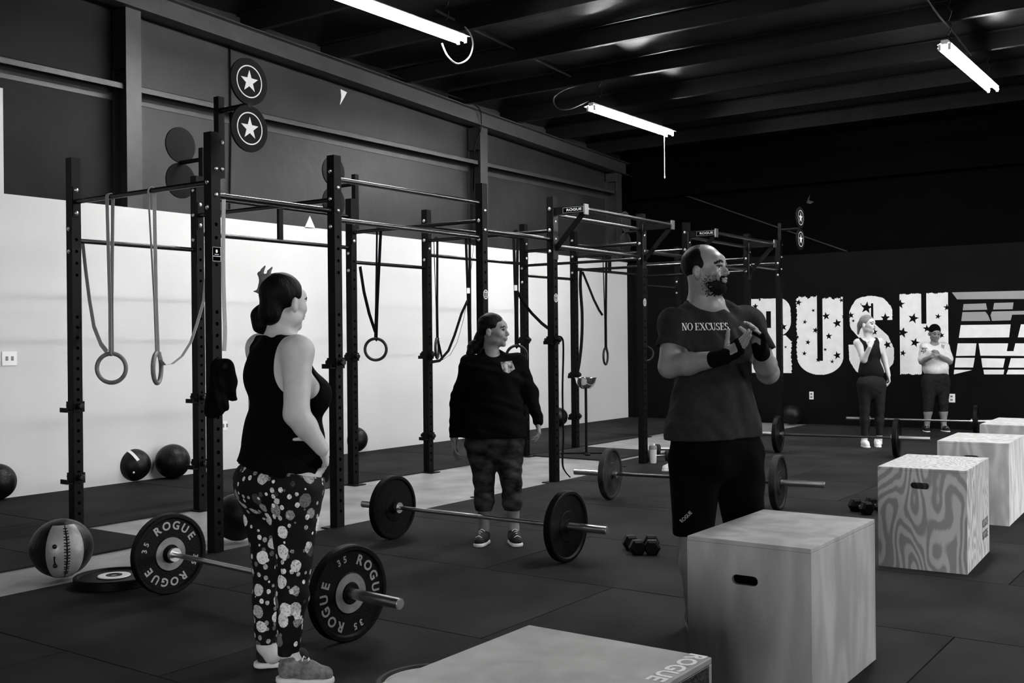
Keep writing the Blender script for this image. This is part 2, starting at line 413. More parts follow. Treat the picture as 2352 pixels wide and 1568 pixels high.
for yc in (-0.6, 6.71, 12.71, 16.75):
    mb = MB(); h = zbot(yc)
    mb.box((-9.53, yc - .09, 2.6), (-9.515, yc + .09, h)); mb.box((-9.76, yc - .006, 2.6), (-9.53, yc + .006, h)); mb.box((-9.76, yc - .09, 2.6), (-9.745, yc + .09, h))
    mb.box((-9.76, yc - .09, 4.24), (-9.53, yc + .09, h))
    struct('column', mb, M['frame'])
for ya, yb in ((YF, -0.7), (-0.5, 6.62), (6.80, 12.62), (12.80, 16.66)):
    mb = MB().box((-9.76, ya, 4.075), (-9.56, yb, 4.081)).box((-9.566, ya, 4.02), (-9.56, yb, 4.081)).box((-9.76, ya, 3.93), (-9.75, yb, 4.08))
    struct('girt', mb, M['frame'])
struct('eave_beam', MB().box((-9.4, YB + .02, 3.93), (XE, YB + .22, 4.36)), M['insul_dark'])
mb = MB(); a = atY(1448, 405, YB + .15); b = atY(1945, 577, YB + .19); mb.tube([a, b], .012, 6)
struct('brace_rod', mb, M['frame'])
# wall sockets
def outlet(c, nx, label, wide=.115, high=.12, m='plastic_white'):
    o = empty('wall_outlet', c, 0 if nx else 0, label, 'outlet')
    if nx:
        MB().box((0, -wide / 2, -high / 2), (.008, wide / 2, high / 2)).build('cover_plate', M[m], o, bevel=.002)
        for s in (-1, 1): MB().box((.006, s * .026 - .012, -.02), (.0105, s * .026 + .012, .02)).build('socket', M['ring_wood'], o)
    else:
        MB().box((-wide / 2, -.008, -high / 2), (wide / 2, 0, high / 2)).build('cover_plate', M[m], o, bevel=.002)
        for s in (-1, 1): MB().box((-.018, -.0105, s * .026 - .014), (.018, -.006, s * .026 + .014)).build('socket', M['ring_wood'], o)
outlet(atX(21, 823, XW), True, 'white double outlet plate on the pale left wall near the photo edge', .145, .13)
outlet(atX(516, 977, XW), True, 'narrow white outlet plate low on the pale wall behind the rig', .06, .1)
outlet(atY(1864, 908, YB), False, 'small white outlet low on the black wall under the letter U', .07, .125)
outlet(atY(2186, 914, YB), False, 'square grey-white outlet plate low on the black wall beside the woman in the beanie', .1, .13)
# ------------------------------------------------------------------ painted mural on the back wall
def wp(zx, zy): 
    p = atY(1750 + zx / 3.907, 560 + zy / 3.907, YB); return (p.x, p.z)
def star_in(x, z, stars):
    for cx, cz, r, rot in stars:
        dx, dz = x - cx, z - cz; d = math.hypot(dx, dz)
        if d > r: continue
        a = (math.atan2(dx, dz) - rot) % (2 * PI / 5); a = min(a, 2 * PI / 5 - a)
        # star boundary between outer point (angle 0) and inner point (angle PI/5)
        ri = r * 0.42; x1, y1 = r, 0.0; x2, y2 = ri * math.cos(PI / 5), ri * math.sin(PI / 5)
        px, py = d * math.cos(a), d * math.sin(a)
        if (x2 - x1) * (py - y1) - (y2 - y1) * (px - x1) > 0: return True
    return False
def raster(inside, x0, x1, z0, z1, dz=.007, dx=.004):
    """fills a painted shape with horizontal strips of thin geometry"""
    mb = MB(); n = int((z1 - z0) / dz)
    for i in range(n):
        z = z0 + (i + .5) * dz; run = None; x = x0
        while x <= x1 + dx:
            ins = x <= x1 and inside(x, z)
            if ins and run is None: run = x
            if not ins and run is not None:
                k = len(mb.v); za, zb = z - dz / 2, z + dz / 2
                mb.v += [(run, 0, za), (x, 0, za), (x, 0, zb), (run, 0, zb)]; mb.f.append([k, k + 1, k + 2, k + 3]); mb.sm.append(False); mb.mi.append(0); run = None
            x += dx
    return mb
rnd = random.Random(3)
def torn(x, z, s=1.0): return .012 * s * (math.sin(x * 61 + z * 17) + math.sin(z * 83 - x * 29) + .6 * math.sin(x * 190 + z * 150))
def conv(l): return [(*wp(a, b), r * .00185, rnd.uniform(-.3, .3)) for a, b, r in l]
ST_R = conv([(190, 745, 40), (212, 925, 15), (172, 1003, 22), (150, 520, 22), (-60, 560, 30), (-20, 500, 16)])
ST_U = conv([(460, 597, 18), (385, 700, 22), (575, 648, 38), (675, 712, 42), (480, 775, 30), (600, 828, 32), (412, 882, 26), (567, 948, 18), (380, 983, 24), (675, 1000, 38), (630, 1055, 20), (328, 525, 32), (318, 835, 20), (505, 1040, 26), (735, 650, 24), (712, 505, 22)])
ST_S = conv([(938, 572, 55), (1105, 665, 45), (798, 640, 32), (1125, 905, 38), (888, 540, 10), (1010, 790, 30), (820, 690, 16)])
ST_H = conv([(1358, 668, 47), (1238, 540, 42), (1262, 795, 48), (1480, 760, 34), (1580, 650, 26), (1660, 570, 30), (1372, 885, 42), (1265, 980, 28), (1612, 820, 26)])
ZT, ZB_ = 2.065, .825
def rr(x, z, x0, x1, z0, z1, r):
    if not (x0 <= x <= x1 and z0 <= z <= z1): return False
    cx = min(max(x, x0 + r), x1 - r); cz = min(max(z, z0 + r * 1.2), z1 - r * 1.2)
    return ((x - cx) / r) ** 2 + ((z - cz) / (r * 1.2)) ** 2 <= 1.0001 or (abs(x - cx) < 1e-9 or abs(z - cz) < 1e-9)
def XX(zx): return wp(zx, 800)[0]
def in_R(x, z):
    x0, x1, s0, s1 = XX(-125), XX(262), XX(39), XX(82)
    if z > ZT + torn(x, 1, .3) or z < ZB_ or x < x0 or x > x1 + torn(1, z, .5): return False
    if x > s1 and z > 1.45 and not rr(x, z, x0, x1, 1.45, ZT, .2): return False
    if x > s1 and abs(z - 1.45) < .10 and x > x1 - .10 + abs(z - 1.45): return False
    if s0 < x < s1 and (1.57 < z < 1.85 or z < 1.37): return False
    return not star_in(x, z, ST_R)
def in_U(x, z):
    x0, x1, s0, s1 = XX(313), XX(728), XX(495), XX(545)
    if z > ZT + torn(x, 2) - (.03 if x > s1 else 0) or x < x0 + torn(2, z, .5) or x > x1: return False
    if z < 1.06:
        cx, cz = (x0 + x1) / 2, 1.10
        if ((x - cx) / ((x1 - x0) / 2)) ** 2 + ((z - cz) / .30) ** 2 > 1: return False
    if s0 < x < s1 and z > 1.03: return False
    return not star_in(x, z, ST_U)
def segd(x, z, p, q):
    dx, dz = q[0] - p[0], q[1] - p[1]; t = max(0, min(1, ((x - p[0]) * dx + (z - p[1]) * dz) / (dx * dx + dz * dz)))
    return math.hypot(x - p[0] - t * dx, z - p[1] - t * dz)
SP = [wp(*p) for p in ((1072, 690), (1070, 610), (1040, 572), (975, 560), (905, 575), (878, 625), (885, 715), (960, 800), (1050, 880), (1088, 960), (1085, 1030), (1045, 1075), (980, 1088), (910, 1070), (877, 1020), (872, 905))]
def in_S(x, z):
    x0, x1 = XX(776), XX(1192)
    if x < x0 or x > x1: return False
    tz, bz = wp(1070, 683)[1], wp(870, 905)[1]
    if x > XX(985) and z < tz and z > wp(0, 830)[1] + (x - x0) * 0: 
        if segd(x, z, SP[6], SP[7]) > .168 and segd(x, z, SP[7], SP[8]) > .168 and segd(x, z, SP[8], SP[9]) > .168: return False
    if x < XX(870) and z > bz and z < wp(0, 800)[1]:
        if segd(x, z, SP[5], SP[6]) > .168 and segd(x, z, SP[6], SP[7]) > .168: return False
    d = min(segd(x, z, a, b) for a, b in zip(SP, SP[1:]))
    if d > .168 + torn(x, z, .15): return False
    if XX(980) < x < XX(1000) and tz < z < wp(0, 560)[1]: return False
    if XX(965) < x < XX(985) and wp(0, 1085)[1] < z < bz: return False
    return not star_in(x, z, ST_S)
def in_H(x, z):
    x0, x1, s0, s1 = XX(1237), XX(1672), XX(1430), XX(1478)
    if x < x0 or x > x1 or z > ZT + torn(x, 3, .4) or z < ZB_ + torn(x, 5, .4): return False
    if s0 < x < s1 and (z > 1.60 or z < 1.22): return False
    return not star_in(x, z, ST_H)
mural = empty('wall_lettering', (0, YB, 0), 0, 'huge white block letters RUSH with cut-out stars painted on the black wall', 'lettering')
for nm, fn, a, b in (('letter_r', in_R, -125, 262), ('letter_u', in_U, 313, 728), ('letter_s', in_S, 776, 1192), ('letter_h', in_H, 1237, 1672)):
    raster(fn, XX(a) - .03, XX(b) + .03, .74, 2.12).build(nm, M['mural_white'], mural, (0, -.004, 0))
flag = empty('wall_stripes', (0, YB, 0), 0, 'slanted grey and white stripe graphic painted on the black wall right of the lettering', 'mural')
E_ = 2560
greys = [[(1705, 435), (E_, 414), (E_, 492), (1752, 497)], [(1810, 540), (2010, 533), (2022, 590), (1803, 595)], [(2085, 530), (2258, 525), (2250, 585), (2075, 588)],
         [(1800, 612), (2005, 608), (2030, 640), (2050, 690), (1790, 692)], [(2065, 606), (E_, 596), (E_, 628), (2245, 635), (2232, 685), (2065, 690), (2052, 640)]]
whites = [[(1785, 728), (2232, 722), (2218, 838), (1768, 842)], [(2325, 722), (E_, 718), (E_, 836), (2297, 838)], [(1758, 892), (1925, 892), (1912, 1002), (1742, 1005)],
          [(1945, 892), (2210, 892), (2197, 962), (2258, 962), (2275, 892), (E_, 892), (E_, 1006), (1962, 1002)], [(1740, 1022), (1910, 1022), (1895, 1108), (1730, 1108)],
          [(1968, 1025), (2182, 1028), (2165, 1110), (1980, 1108)], [(2235, 1025), (E_, 1025), (E_, 1110), (2212, 1110)], [(1727, 1128), (1890, 1130), (1722, 1170)],
          [(1988, 1128), (2175, 1128), (2168, 1170), (1995, 1170)], [(2210, 1128), (E_, 1128), (E_, 1170), (2195, 1170)]]
IDM = Matrix.Identity(4)
for lst, m in ((greys, 'mural_grey'), (whites, 'mural_white')):
    for poly in lst:
        MB().prism([wp(*p) for p in poly], IDM, .004).build('stripe', M[m], flag)

# ------------------------------------------------------------------ hanging fluorescent fittings
where = ['bright twin-tube ceiling fitting hanging nearest the camera over the rig', 'bright twin-tube ceiling fitting with a pull cord hanging over the far rig',
         'slim twin-tube ceiling fitting at upper right hanging on short chains', 'added unseen twin-tube fitting lighting the nearer plywood boxes from above',
         'added unseen twin-tube fitting over the far right floor for extra light',
         'added unseen twin-tube fitting over the near right floor for extra light']
for i, (x, ya, yb, z) in enumerate(FITTINGS):
    yc = (ya + yb) / 2; L = (yb - ya) / 2
    o = empty('tube_light', (x, yc, z), 0, where[i], 'light')
    mb = MB(); mb.box((-.035, -L, .03), (.035, L, .075)); W_ = .105 if i != 2 else .07  # added reflector wings stand in for bloom around the tubes
    for q in (-1, 1): mb.add([(q * .035, -L, .046), (q * W_, -L, .031), (q * W_, L, .031), (q * .035, L, .046), (q * .035, -L, .050), (q * W_, -L, .035), (q * W_, L, .035), (q * .035, L, .050)], [(0, 1, 2, 3), (4, 5, 6, 7), (1, 2, 6, 5), (0, 1, 5, 4), (3, 2, 6, 7)])
    for s in (-1, 1):
        for e in (-1, 1): mb.box((s * .05 - .014, e * (L - .01) - .008, -.03), (s * .05 + .014, e * (L - .01) + .008, .035))
    mb.build('housing', M['fixture'], o)
    for s in (-1, 1): MB().tube([(s * .05, -L + .02, 0), (s * .05, L - .02, 0)], .021, 8).build('tube', M['tube'], o)
    zt = zbot(yc) + .23 - z
    for e in (-1, 1):
        yy_ = e * (L - .25); n = 6; mb = MB(); zt2 = zbot(yc + yy_) + .39 - z
        pts = [(.02 * math.sin(j * 2.1), yy_ + .01 * math.cos(j * 2.1), .075 + (zt2 - .075) * j / 10) for j in range(11)]
        mb.tube(pts, .006, 5).build('chain', M['purlin'], o)
# pull cord on the far fitting and loose power cords
mb = MB(); p = Vector((-.05, 1.04, -.01)); mb.tube([p, p + Vector((0, 0, -.62))], .006, 5); mb.lathe([(.004, 0), (.012, -.02), (.004, -.045)], 8, mtx=Matrix.Translation(p + Vector((0, 0, -.6))))
mb.build('pull_cord', M['strap_light'], bpy.data.objects['tube_light.001'])
def cable(pts, r, m, label, name='cable', cat='cable', n=6):
    # Catmull-Rom through the given points
    P = [Vector(p) for p in pts]; out = []
    for i in range(len(P) - 1):
        a, b, c, d = P[max(i - 1, 0)], P[i], P[i + 1], P[min(i + 2, len(P) - 1)]
        for k in range(6):
            t = k / 6; out.append(.5 * ((2 * b) + (c - a) * t + (2 * a - 5 * b + 4 * c - d) * t * t + (3 * b - a - 3 * c + d) * t ** 3))
    out.append(P[-1]); return tag(MB().tube(out, r, n).build(name, M[m]), label, cat)
cable([at(1015, 100, 11.3), at(1028, 128, 11.3), at(1050, 146, 11.4), at(1075, 135, 11.5), at(1086, 108, 11.6), at(1082, 82, 11.8), at(1068, 62, 12)], .009, 'strap_light', 'white power cord looping below the end of the nearest bright fitting')
cable([at(1000, 22, 11.9), at(1068, 58, 12.4), at(1180, 112, 13.3), at(1262, 152, 14), at(1346, 192, 14.6)], .014, 'frame', 'long grey power cord strung under the roof between the two rig fittings')
cable([at(1346, 192, 14.6), at(1300, 205, 14.5), at(1272, 225, 14.5), at(1280, 248, 14.4), at(1310, 250, 14.3), at(1352, 232, 14.3)], .009, 'frame', 'dark cord looped at the near end of the far rig fitting')
cable([atX(795, 132, -9.42), atX(950, 190, -9.42), atX(1060, 228, -9.42), atX(1098, 246, -9.42), atX(1106, 275, -9.48), atX(1104, 300, -9.50), atX(1090, 345, -9.6), atX(1087, 460, -9.74), atX(1087, 560, -9.74)], .011, 'steel', 'black cable running along the sloping beam then down beside the middle column')
cable([at(2130, 0, 11.4), at(2155, 35, 11.5), at(2178, 62, 11.6), at(2200, 88, 11.8), at(2230, 128, 12.2)], .010, 'frame', 'dark cord draped onto the slim fitting at upper right')
cable([atX(528, 95, -9.74), atX(530, 300, -9.74), atX(527, 480, -9.74)], .012, 'steel', 'thin dark cable hanging down the upper wall behind the star targets')
for i, (pts, lab) in enumerate([([(700, 524), (712, 496), (718, 510), (724, 524)], 'torn white paper scrap sticking up on the wall ledge behind the rig'),
                 ([(783, 205), (797, 212), (792, 222), (782, 240), (785, 222)], 'small torn white flap hanging from the sloping beam')]):
    q = [atX(u, v, -9.5) for u, v in pts]; n = len(q)
    mb = MB().add(q + [p + Vector((-.01, 0, 0)) for p in q], [tuple(range(n)), tuple(range(n, 2 * n))[::-1]] + [(j, (j + 1) % n, n + (j + 1) % n, n + j) for j in range(n)])
    tag(mb.build('torn_scrap', M['paint_white']), lab, 'scrap')
q = [atY(u, v, YB + .2) for u, v in [(1852, 466), (1860, 447), (1858, 460), (1869, 463), (1862, 468)]]
tag(MB().add(q + [p + Vector((0, .012, 0)) for p in q], [tuple(range(5)), tuple(range(5, 10))[::-1]] + [(j, (j + 1) % 5, 5 + (j + 1) % 5, 5 + j) for j in range(5)]).build('torn_scrap', M['insul']), 'pale torn flap on the black upper back wall', 'scrap')

# ------------------------------------------------------------------ the pull-up rig
YS = [4.69, 5.84, 7.70, 8.86, 10.70, 11.85, 13.70, 14.85]; XF, XB = -5.80, -7.42; RH = 2.82; PW = .038
rig = empty('pull_up_rig', ((XF + XB) / 2, YS[3], 0), 0, 'long black steel pull-up rig of square uprights and crossbars along the pale wall', 'rig')
RO = Vector(rig.location)
def rp(x, y, z): return Vector((x, y, z)) - RO
def post_mesh():
    mb = MB(); h0, h1 = -.013, RH; r = .0135; w_ = PW
    for s in (-1, 1):                                  # plain faces towards +-Y
        mb.add([(-w_, s * w_, h0), (w_, s * w_, h0), (w_, s * w_, h1), (-w_, s * w_, h1)], [(0, 1, 2, 3)])
    mb.add([(-w_, -w_, h1), (w_, -w_, h1), (w_, w_, h1), (-w_, w_, h1)], [(0, 1, 2, 3)])
    holes = [.12 + .0785 * i for i in range(20)] + [1.93, 2.02, 2.11, 2.2]
    for s in (-1, 1):                                  # drilled faces towards +-X
        z = h0
        for hz in holes:
            a, b = hz - .03, hz + .03
            mb.add([(s * w_, -w_, z), (s * w_, w_, z), (s * w_, w_, a), (s * w_, -w_, a)], [(0, 1, 2, 3)])
            sq = []
            for c in range(8):
                t = 2 * PI * (c + .5) / 8; m_ = max(abs(math.cos(t)), abs(math.sin(t)))
                sq.append((s * w_, w_ * math.cos(t) / m_, hz + .03 * math.sin(t) / m_))
            ci = [(s * w_, r * math.cos(2 * PI * (c + .5) / 8), hz + r * math.sin(2 * PI * (c + .5) / 8)) for c in range(8)]
            ce = [(s * (w_ - .006), p[1], p[2]) for p in ci]
            mb.add(sq + ci + ce, [(c, (c + 1) % 8, 8 + (c + 1) % 8, 8 + c) for c in range(8)] + [(8 + c, 8 + (c + 1) % 8, 16 + (c + 1) % 8, 16 + c) for c in range(8)])
            # corner squares left by the octagon
            for cy in (-1, 1):
                for cz, c0, c1 in ((1, 0, 1), (-1, 7, 6)) if cy == 1 else ((1, 3, 2), (-1, 4, 5)):
                    mb.add([(s * w_, cy * w_, hz + cz * .03), sq[c0], sq[c1]], [(0, 1, 2)])
            z = b
        mb.add([(s * w_, -w_, z), (s * w_, w_, z), (s * w_, w_, h1), (s * w_, -w_, h1)], [(0, 1, 2, 3)])
        mb.cur = 1
        mb.add([(s * (w_ - .01), -w_ + .003, h0), (s * (w_ - .01), w_ - .003, h0), (s * (w_ - .01), w_ - .003, h1 - .01), (s * (w_ - .01), -w_ + .003, h1 - .01)], [(0, 1, 2, 3)])
        mb.cur = 0
    return mb.mesh('upright')
pm = post_mesh(); pm.materials.append(M['steel']); pm.materials.append(M['hole'])
posts = {}
for row, X in (('F', XF), ('B', XB)):
    for i, Y in enumerate(YS):
        o = bpy.data.objects.new('upright', pm); COL.objects.link(o); o.parent = rig; o.location = rp(X, Y, 0); posts[row, i] = o
        MB().box((-.10, -.075, -.013), (.10, .075, -.004)).build('foot_plate', M['steel'], o)
bolt_me = MB().lathe([(.004, 0), (.017, 0), (.0165, .006), (.009, .013), (.002, .014)], 10).mesh('bolt'); bolt_me.materials.append(M['bolt'])
def bolts(key, face, zs):
    d = {'x+': Matrix.Rotation(PI / 2, 4, 'Y'), 'x-': Matrix.Rotation(-PI / 2, 4, 'Y'), 'y-': Matrix.Rotation(PI / 2, 4, 'X'), 'y+': Matrix.Rotation(-PI / 2, 4, 'X')}[face]
    n = Vector({'x+': (1, 0, 0), 'x-': (-1, 0, 0), 'y-': (0, -1, 0), 'y+': (0, 1, 0)}[face])
    for z in zs:
        o = bpy.data.objects.new('bolt', bolt_me); COL.objects.link(o); o.parent = posts[key]
        o.matrix_local = Matrix.Translation(n * PW + Vector((0, 0, z))) @ d
def ybar(row, i, z, r=.019, worn=False):
    X = XF if row == 'F' else XB
    MB().tube([rp(X, YS[i] + PW, z), rp(X, YS[i + 1] - PW, z)], r, 12).build('pull_up_bar', M['darkbar' if worn else 'steel_bar'], rig)
def yflange(row, i, z0, z1):
    X = XF if row == 'F' else XB
    for y, s in ((YS[i] + PW, 1), (YS[i + 1] - PW, -1)):
        MB().box(rp(X - .03, min(y, y + s * .006), z0), rp(X + .03, max(y, y + s * .006), z1)).build('bracket_plate', M['steel'], rig)
for row in 'FB':
    for i in range(7):
        if i % 2 == 1:       # wide bay: two bars and a strut
            ybar(row, i, 2.645, .019, row == 'F'); ybar(row, i, 2.335, .019, row == 'F'); yflange(row, i, 2.25, 2.73)
            if row == 'B':
                X = XB; ym = (YS[i] + YS[i + 1]) / 2
                MB().box(rp(X - .015, ym - .025, 2.335), rp(X + .015, ym + .025, 2.645)).build('strut', M['steel'], rig)
            zs = [2.70, 2.49, 2.28]
        else:
            z = 2.40 if row == 'F' else 2.195
            ybar(row, i, z, .021 if row == 'F' else .018, row == 'F' and i > 0); yflange(row, i, z - .12, z + .12); zs = [z - .085, z + .085]
        bolts((row, i), 'y-', zs)
        if i == 6: bolts((row, 7), 'y-', zs)
for i in range(8):
    MB().tube([rp(XB + PW, YS[i], 2.487), rp(XF - PW, YS[i], 2.487)], .019, 12).build('crossmember', M['steel_bar'], rig)
    for x, s in ((XB + PW, 1), (XF - PW, -1)):
        MB().box(rp(min(x, x + s * .006), YS[i] - .03, 2.37), rp(max(x, x + s * .006), YS[i] + .03, 2.60)).build('bracket_plate', M['steel'], rig)
    bolts(('F', i), 'x+', [2.40, 2.575]); bolts(('B', i), 'x-', [2.40, 2.575]); bolts(('B', i), 'x+', [2.40, 2.575])
for i in (4, 5, 6):
    MB().tube([rp(XB + PW, YS[i], 2.315), rp(XF - PW, YS[i], 2.315)], .017, 10).build('crossmember', M['steel_bar'], rig)
# outrigger pull-up stations on the front row
for i in (3, 5):
    OX = XF + .40
    for j in (i, i + 1):
        s = empty('outrigger_arm', rp(XF, YS[j], 0), 0); s.parent = rig
        MB().box((PW, -.03, 2.635), (.40, .03, 2.71)).build('beam', M['steel'], s)
        MB().beam((PW, 0, 2.30), (.37, 0, 2.64), .05, .02, (0, 1, 0)).build('brace', M['steel'], s)
        MB().box((.39, -.035, 2.62), (.405, .035, 2.72)).build('end_plate', M['bolt'], s)
        MB().box((PW, -.04, 2.20), (PW + .008, .04, 2.70)).build('back_plate', M['darkbar'], s)
        if j == i:
            MB().box((.15, -.0335, 2.645), (.385, -.031, 2.70)).build('sticker', M['paint_grey'], s)
            MB().box((.155, -.0345, 2.649), (.38, -.033, 2.696)).build('sticker_panel', M['hole'], s)
            mt = Matrix.Translation((.28, -.036, 2.662)); mb = MB(); add_text(mb, 'ROGUE', mt, .052, .034, .02); mb.build('sticker_print', M['paint_white'], s)
    MB().tube([rp(OX - .02, YS[i] + .03, 2.672), rp(OX - .02, YS[i + 1] - .03, 2.672)], .019, 12).build('pull_up_bar', M['darkbar'], rig)
# wall-ball targets on extension posts
def target(key, sx, star):
    row, i = key; X = XF if row == 'F' else XB; y = YS[i]
    t = empty('ball_target', rp(X, y, 0)); t.parent = rig
    oy = PW + .026
    MB().box((-.025, oy - .025, 2.52), (.025, oy + .025, 3.07)).build('extension_post', M['steel'], t)
    for z in (2.58, 2.76):
        b = MB().lathe([(.004, 0), (.014, 0), (.014, .006), (.003, .012)], 10, mtx=Matrix.Translation((sx * .025, oy, z)) @ Matrix.Rotation(sx * PI / 2, 4, 'Y')).build('bolt', M['bolt'], t)
    MB().tube([(sx * .02, oy, 2.975), (sx * .31, oy, 2.975)], .019, 12).build('arm', M['steel'], t)
    for z in (3.13, 2.82):
        mb = MB().lathe([(.0, -.008), (.154, -.008), (.156, 0), (.154, .008), (.0, .008)], 40, axis='X', mtx=Matrix.Translation((sx * .30, oy, z)))
        mb.cur = 1
        if star:
            m_ = Matrix.Translation((sx * .30 + .0083, oy, z)) @ FRONTX
            mb.prism(star_pts(.076, .40), m_, .0012)
            n = 40; a, b = [], []
            for r_, l in ((.100, a), (.108, b)):
                l += [m_ @ Vector((r_ * math.cos(2 * PI * k / n), -.001, r_ * math.sin(2 * PI * k / n))) for k in range(n)]
            mb.add(a + b, [(k, (k + 1) % n, n + (k + 1) % n, n + k) for k in range(n)])
        mb.build('target_disc', [M['disc'], M['paint_white']], t)
target(('F', 0), 1, True); target(('B', 1), -1, False); target(('B', 2), -1, False); target(('B', 6), -1, False); target(('F', 7), 1, True)
# stickers on uprights
def sticker_label(key, z):
    o = posts[key]; mb = MB().box((-.036, -PW - .002, z - .07), (.036, -PW - .0005, z + .07)) if False else MB().box((PW + .0005, -.036, z - .05), (PW + .002, .036, z + .05))
    mb.cur = 1
    t = .002; x = PW + .0025
    for a, b in (((-.034, -.048), (.034, -.046)), ((-.034, .046), (.034, .048)), ((-.034, -.048), (-.032, .048)), ((.032, -.048), (.034, .048)), ((-.034, -.016), (.034, -.012)), ((-.018, -.004), (.018, 0))):
        mb.box((x - .001, a[0], z + a[1]), (x, b[0], z + b[1]))
    mb.ball((x, 0, z + .02), (.001, .009, .012), 10, 6)
    mb.build('label', [M['hole'], M['paint_white']], o)
sticker_label(('F', 0), 2.0)
for i in (2, 3, 4):
    o = posts['F', i]; z = 1.82; n = 24; mb = MB(); x = PW + .002
    a = [Vector((x, .030 * math.cos(2 * PI * k / n), z + .036 * math.sin(2 * PI * k / n))) for k in range(n)]
    b = [Vector((x, .036 * math.cos(2 * PI * k / n), z + .043 * math.sin(2 * PI * k / n))) for k in range(n)]
    mb.add(a + b, [(k, (k + 1) % n, n + (k + 1) % n, n + k) for k in range(n)])
    for q in (-.014, .010): mb.box((x - .001, q, z - .022), (x + .0005, q + .006, z + .022))
    mb.box((x - .001, -.02, z + .018), (x + .0005, .02, z + .024)); mb.box((x - .001, -.014, z - .024), (x + .0005, .016, z - .019))
    mb.build('round_sticker', M['paint_white'], o)

# ------------------------------------------------------------------ hooks and pins on the uprights
def jhook(key, z, face, label):
    row, i = key; X = XF if row == 'F' else XB; Y = YS[i]
    o = empty('j_hook', (X, Y, z), 0, label, 'hook', 'steel hooks and pins on the rig uprights')
    mb = MB().box((-PW - .012, -PW - .006, -.045), (PW + .012, -PW - .001, .035)).box((PW + .001, -PW - .006, -.045), (PW + .009, PW + .01, .035))
    mb.box((-PW - .012, -PW - .055, -.045), (PW + .004, -PW - .005, -.035)).box((-PW - .012, -PW - .061, -.045), (PW + .004, -PW - .053, -.01))
    mb.build('bracket', M['steel'], o)
    m_ = Matrix.Rotation(PI / 2, 4, 'Y')
    MB().lathe([(.005, -.09), (.012, -.09), (.012, .05), (.012, .065), (.024, .067), (.026, .082), (.02, .09), (.004, .092)], 12, mtx=m_).lathe([(.003, -.095), (.02, -.093), (.02, -.078), (.01, -.075)], 12, mtx=m_).build('pin', M['leather_black'], o)
jl = [(('F', 1), 832, 'steel hook with knob on the front upright right of the woman in printed leggings'), (('B', 2), 818, 'steel hook on the rear upright beside the ring at centre left'),
      (('B', 0), 932, 'steel hook on the leftmost rig upright'), (('B', 1), 912, 'steel hook on the rear upright behind the hanging jacket'),
      (('B', 3), 814, 'steel hook on the rear upright left of the woman in the black top'), (('B', 4), 780, 'upper steel hook on the rear upright right of the woman in the black top'),
      (('B', 4), 868, 'lower steel hook on the rear upright right of the woman in the black top'), (('F', 3), 780, 'steel hook with a hanging black band on the front upright near the chalk bowl'),
      (('B', 5), 860, 'steel hook on the rear upright just left of the chalk bowl'), (('B', 0), 1095, 'low pin on the leftmost rig upright above the med ball'), (('B', 1), 1063, 'low pin on the rear upright beside the two dark balls'),
      (('B', 3), 1000, 'low pin on the rear upright left of the woman in the black top'), (('B', 5), 955, 'low pin on the rear upright left of the bowl stand')]
for key, v, lab in jl:
    X = XF if key[0] == 'F' else XB; D = X * FX + YS[key[1]] * FY; xx = X * RX + YS[key[1]] * RY
    u = 1176 + xx / D * FOC
    jhook(key, round(at(u, v, D).z, 3), 0, lab)

# ------------------------------------------------------------------ gymnastic rings and straps
def ring_set(name_label, bar_pt, side, strands, ring_c, ring_rz, tail, m_s='strap_dark', m_r='ring_dark', buckle=None, wid=.032, wid_side=(1, 0, 0), R=.104, r=.0145):
    """strap looped over the bar at bar_pt, ring hanging at ring_c"""
    o = empty('gym_ring', ring_c, 0, name_label, 'gym ring', 'gymnastic rings hanging from the rig')
    c = Vector(ring_c); bp = Vector(bar_pt) - c
    MB().torus(R, r, 40, 10, Matrix.Rotation(ring_rz, 4, 'Z')).build('ring', M[m_r], o)
    s = Vector(side).normalized(); top = Vector((0, 0, R + .012))
    gap = .025
    pts = [top + s * .008] + [top.lerp(bp + s * gap, t) + s * .0 for t in (.3, .6, .95)] + [bp + s * gap, bp + s * (gap * .7) + Vector((0, 0, .018)), bp + Vector((0, 0, .026)), bp - s * (gap * .7) + Vector((0, 0, .018)), bp - s * gap]
    pts += [top.lerp(bp - s * gap, t) for t in (.95, .6, .3)] + [top - s * .008]
    mb = MB().strap(pts, wid, .003, wid_side)
    mb.strap([top + s * .008, Vector((0, 0, R + .004)) + s * .016, Vector((0, 0, R - .018)), Vector((0, 0, R + .004)) - s * .016, top - s * .008], wid, .003, wid_side)
    if tail:
        tp = [Vector(p) - c for p in tail]; mb.strap(tp, wid, .003, wid_side)
    mb.build('strap', M[m_s], o)
    if buckle is not None:
        b = top.lerp(bp, buckle)
        MB().box((-.022, -.01, -.03), (.022, .01, .03), Matrix.Translation(b) @ Matrix.Rotation(YAW, 4, 'Z')).build('buckle', M['bolt'], o, bevel=.003)
    return o
def on_bar(u, Y, z=2.487):
    """point on the cross bar of the bay at Y seen at column u"""
    lo, hi = XB, XF
    p = atY(u, 500, Y); return Vector((p.x, Y, z))
CR = Vector((RX, RY, 0))
b1 = on_bar(253, YS[0]); D1 = b1.x * FX + b1.y * FY
c1 = at(256, 845, D1)
ring_set('pale grey ring facing the camera on a wide light strap, left end of the rig', b1, (0, 1, 0), 2, c1, YAW, [at(190, 556, 8.3), at(197, 620, 8.2), at(206, 690, 8.15), at(216, 750, 8.1), at(232, 790, 8.05), at(246, 808, 8.0)], 'strap_light', 'ring_wood', wid=.040, wid_side=(1, 0, 0), R=.107, r=.016)
b2 = on_bar(344, YS[0]); D2 = b2.x * FX + b2.y * FY
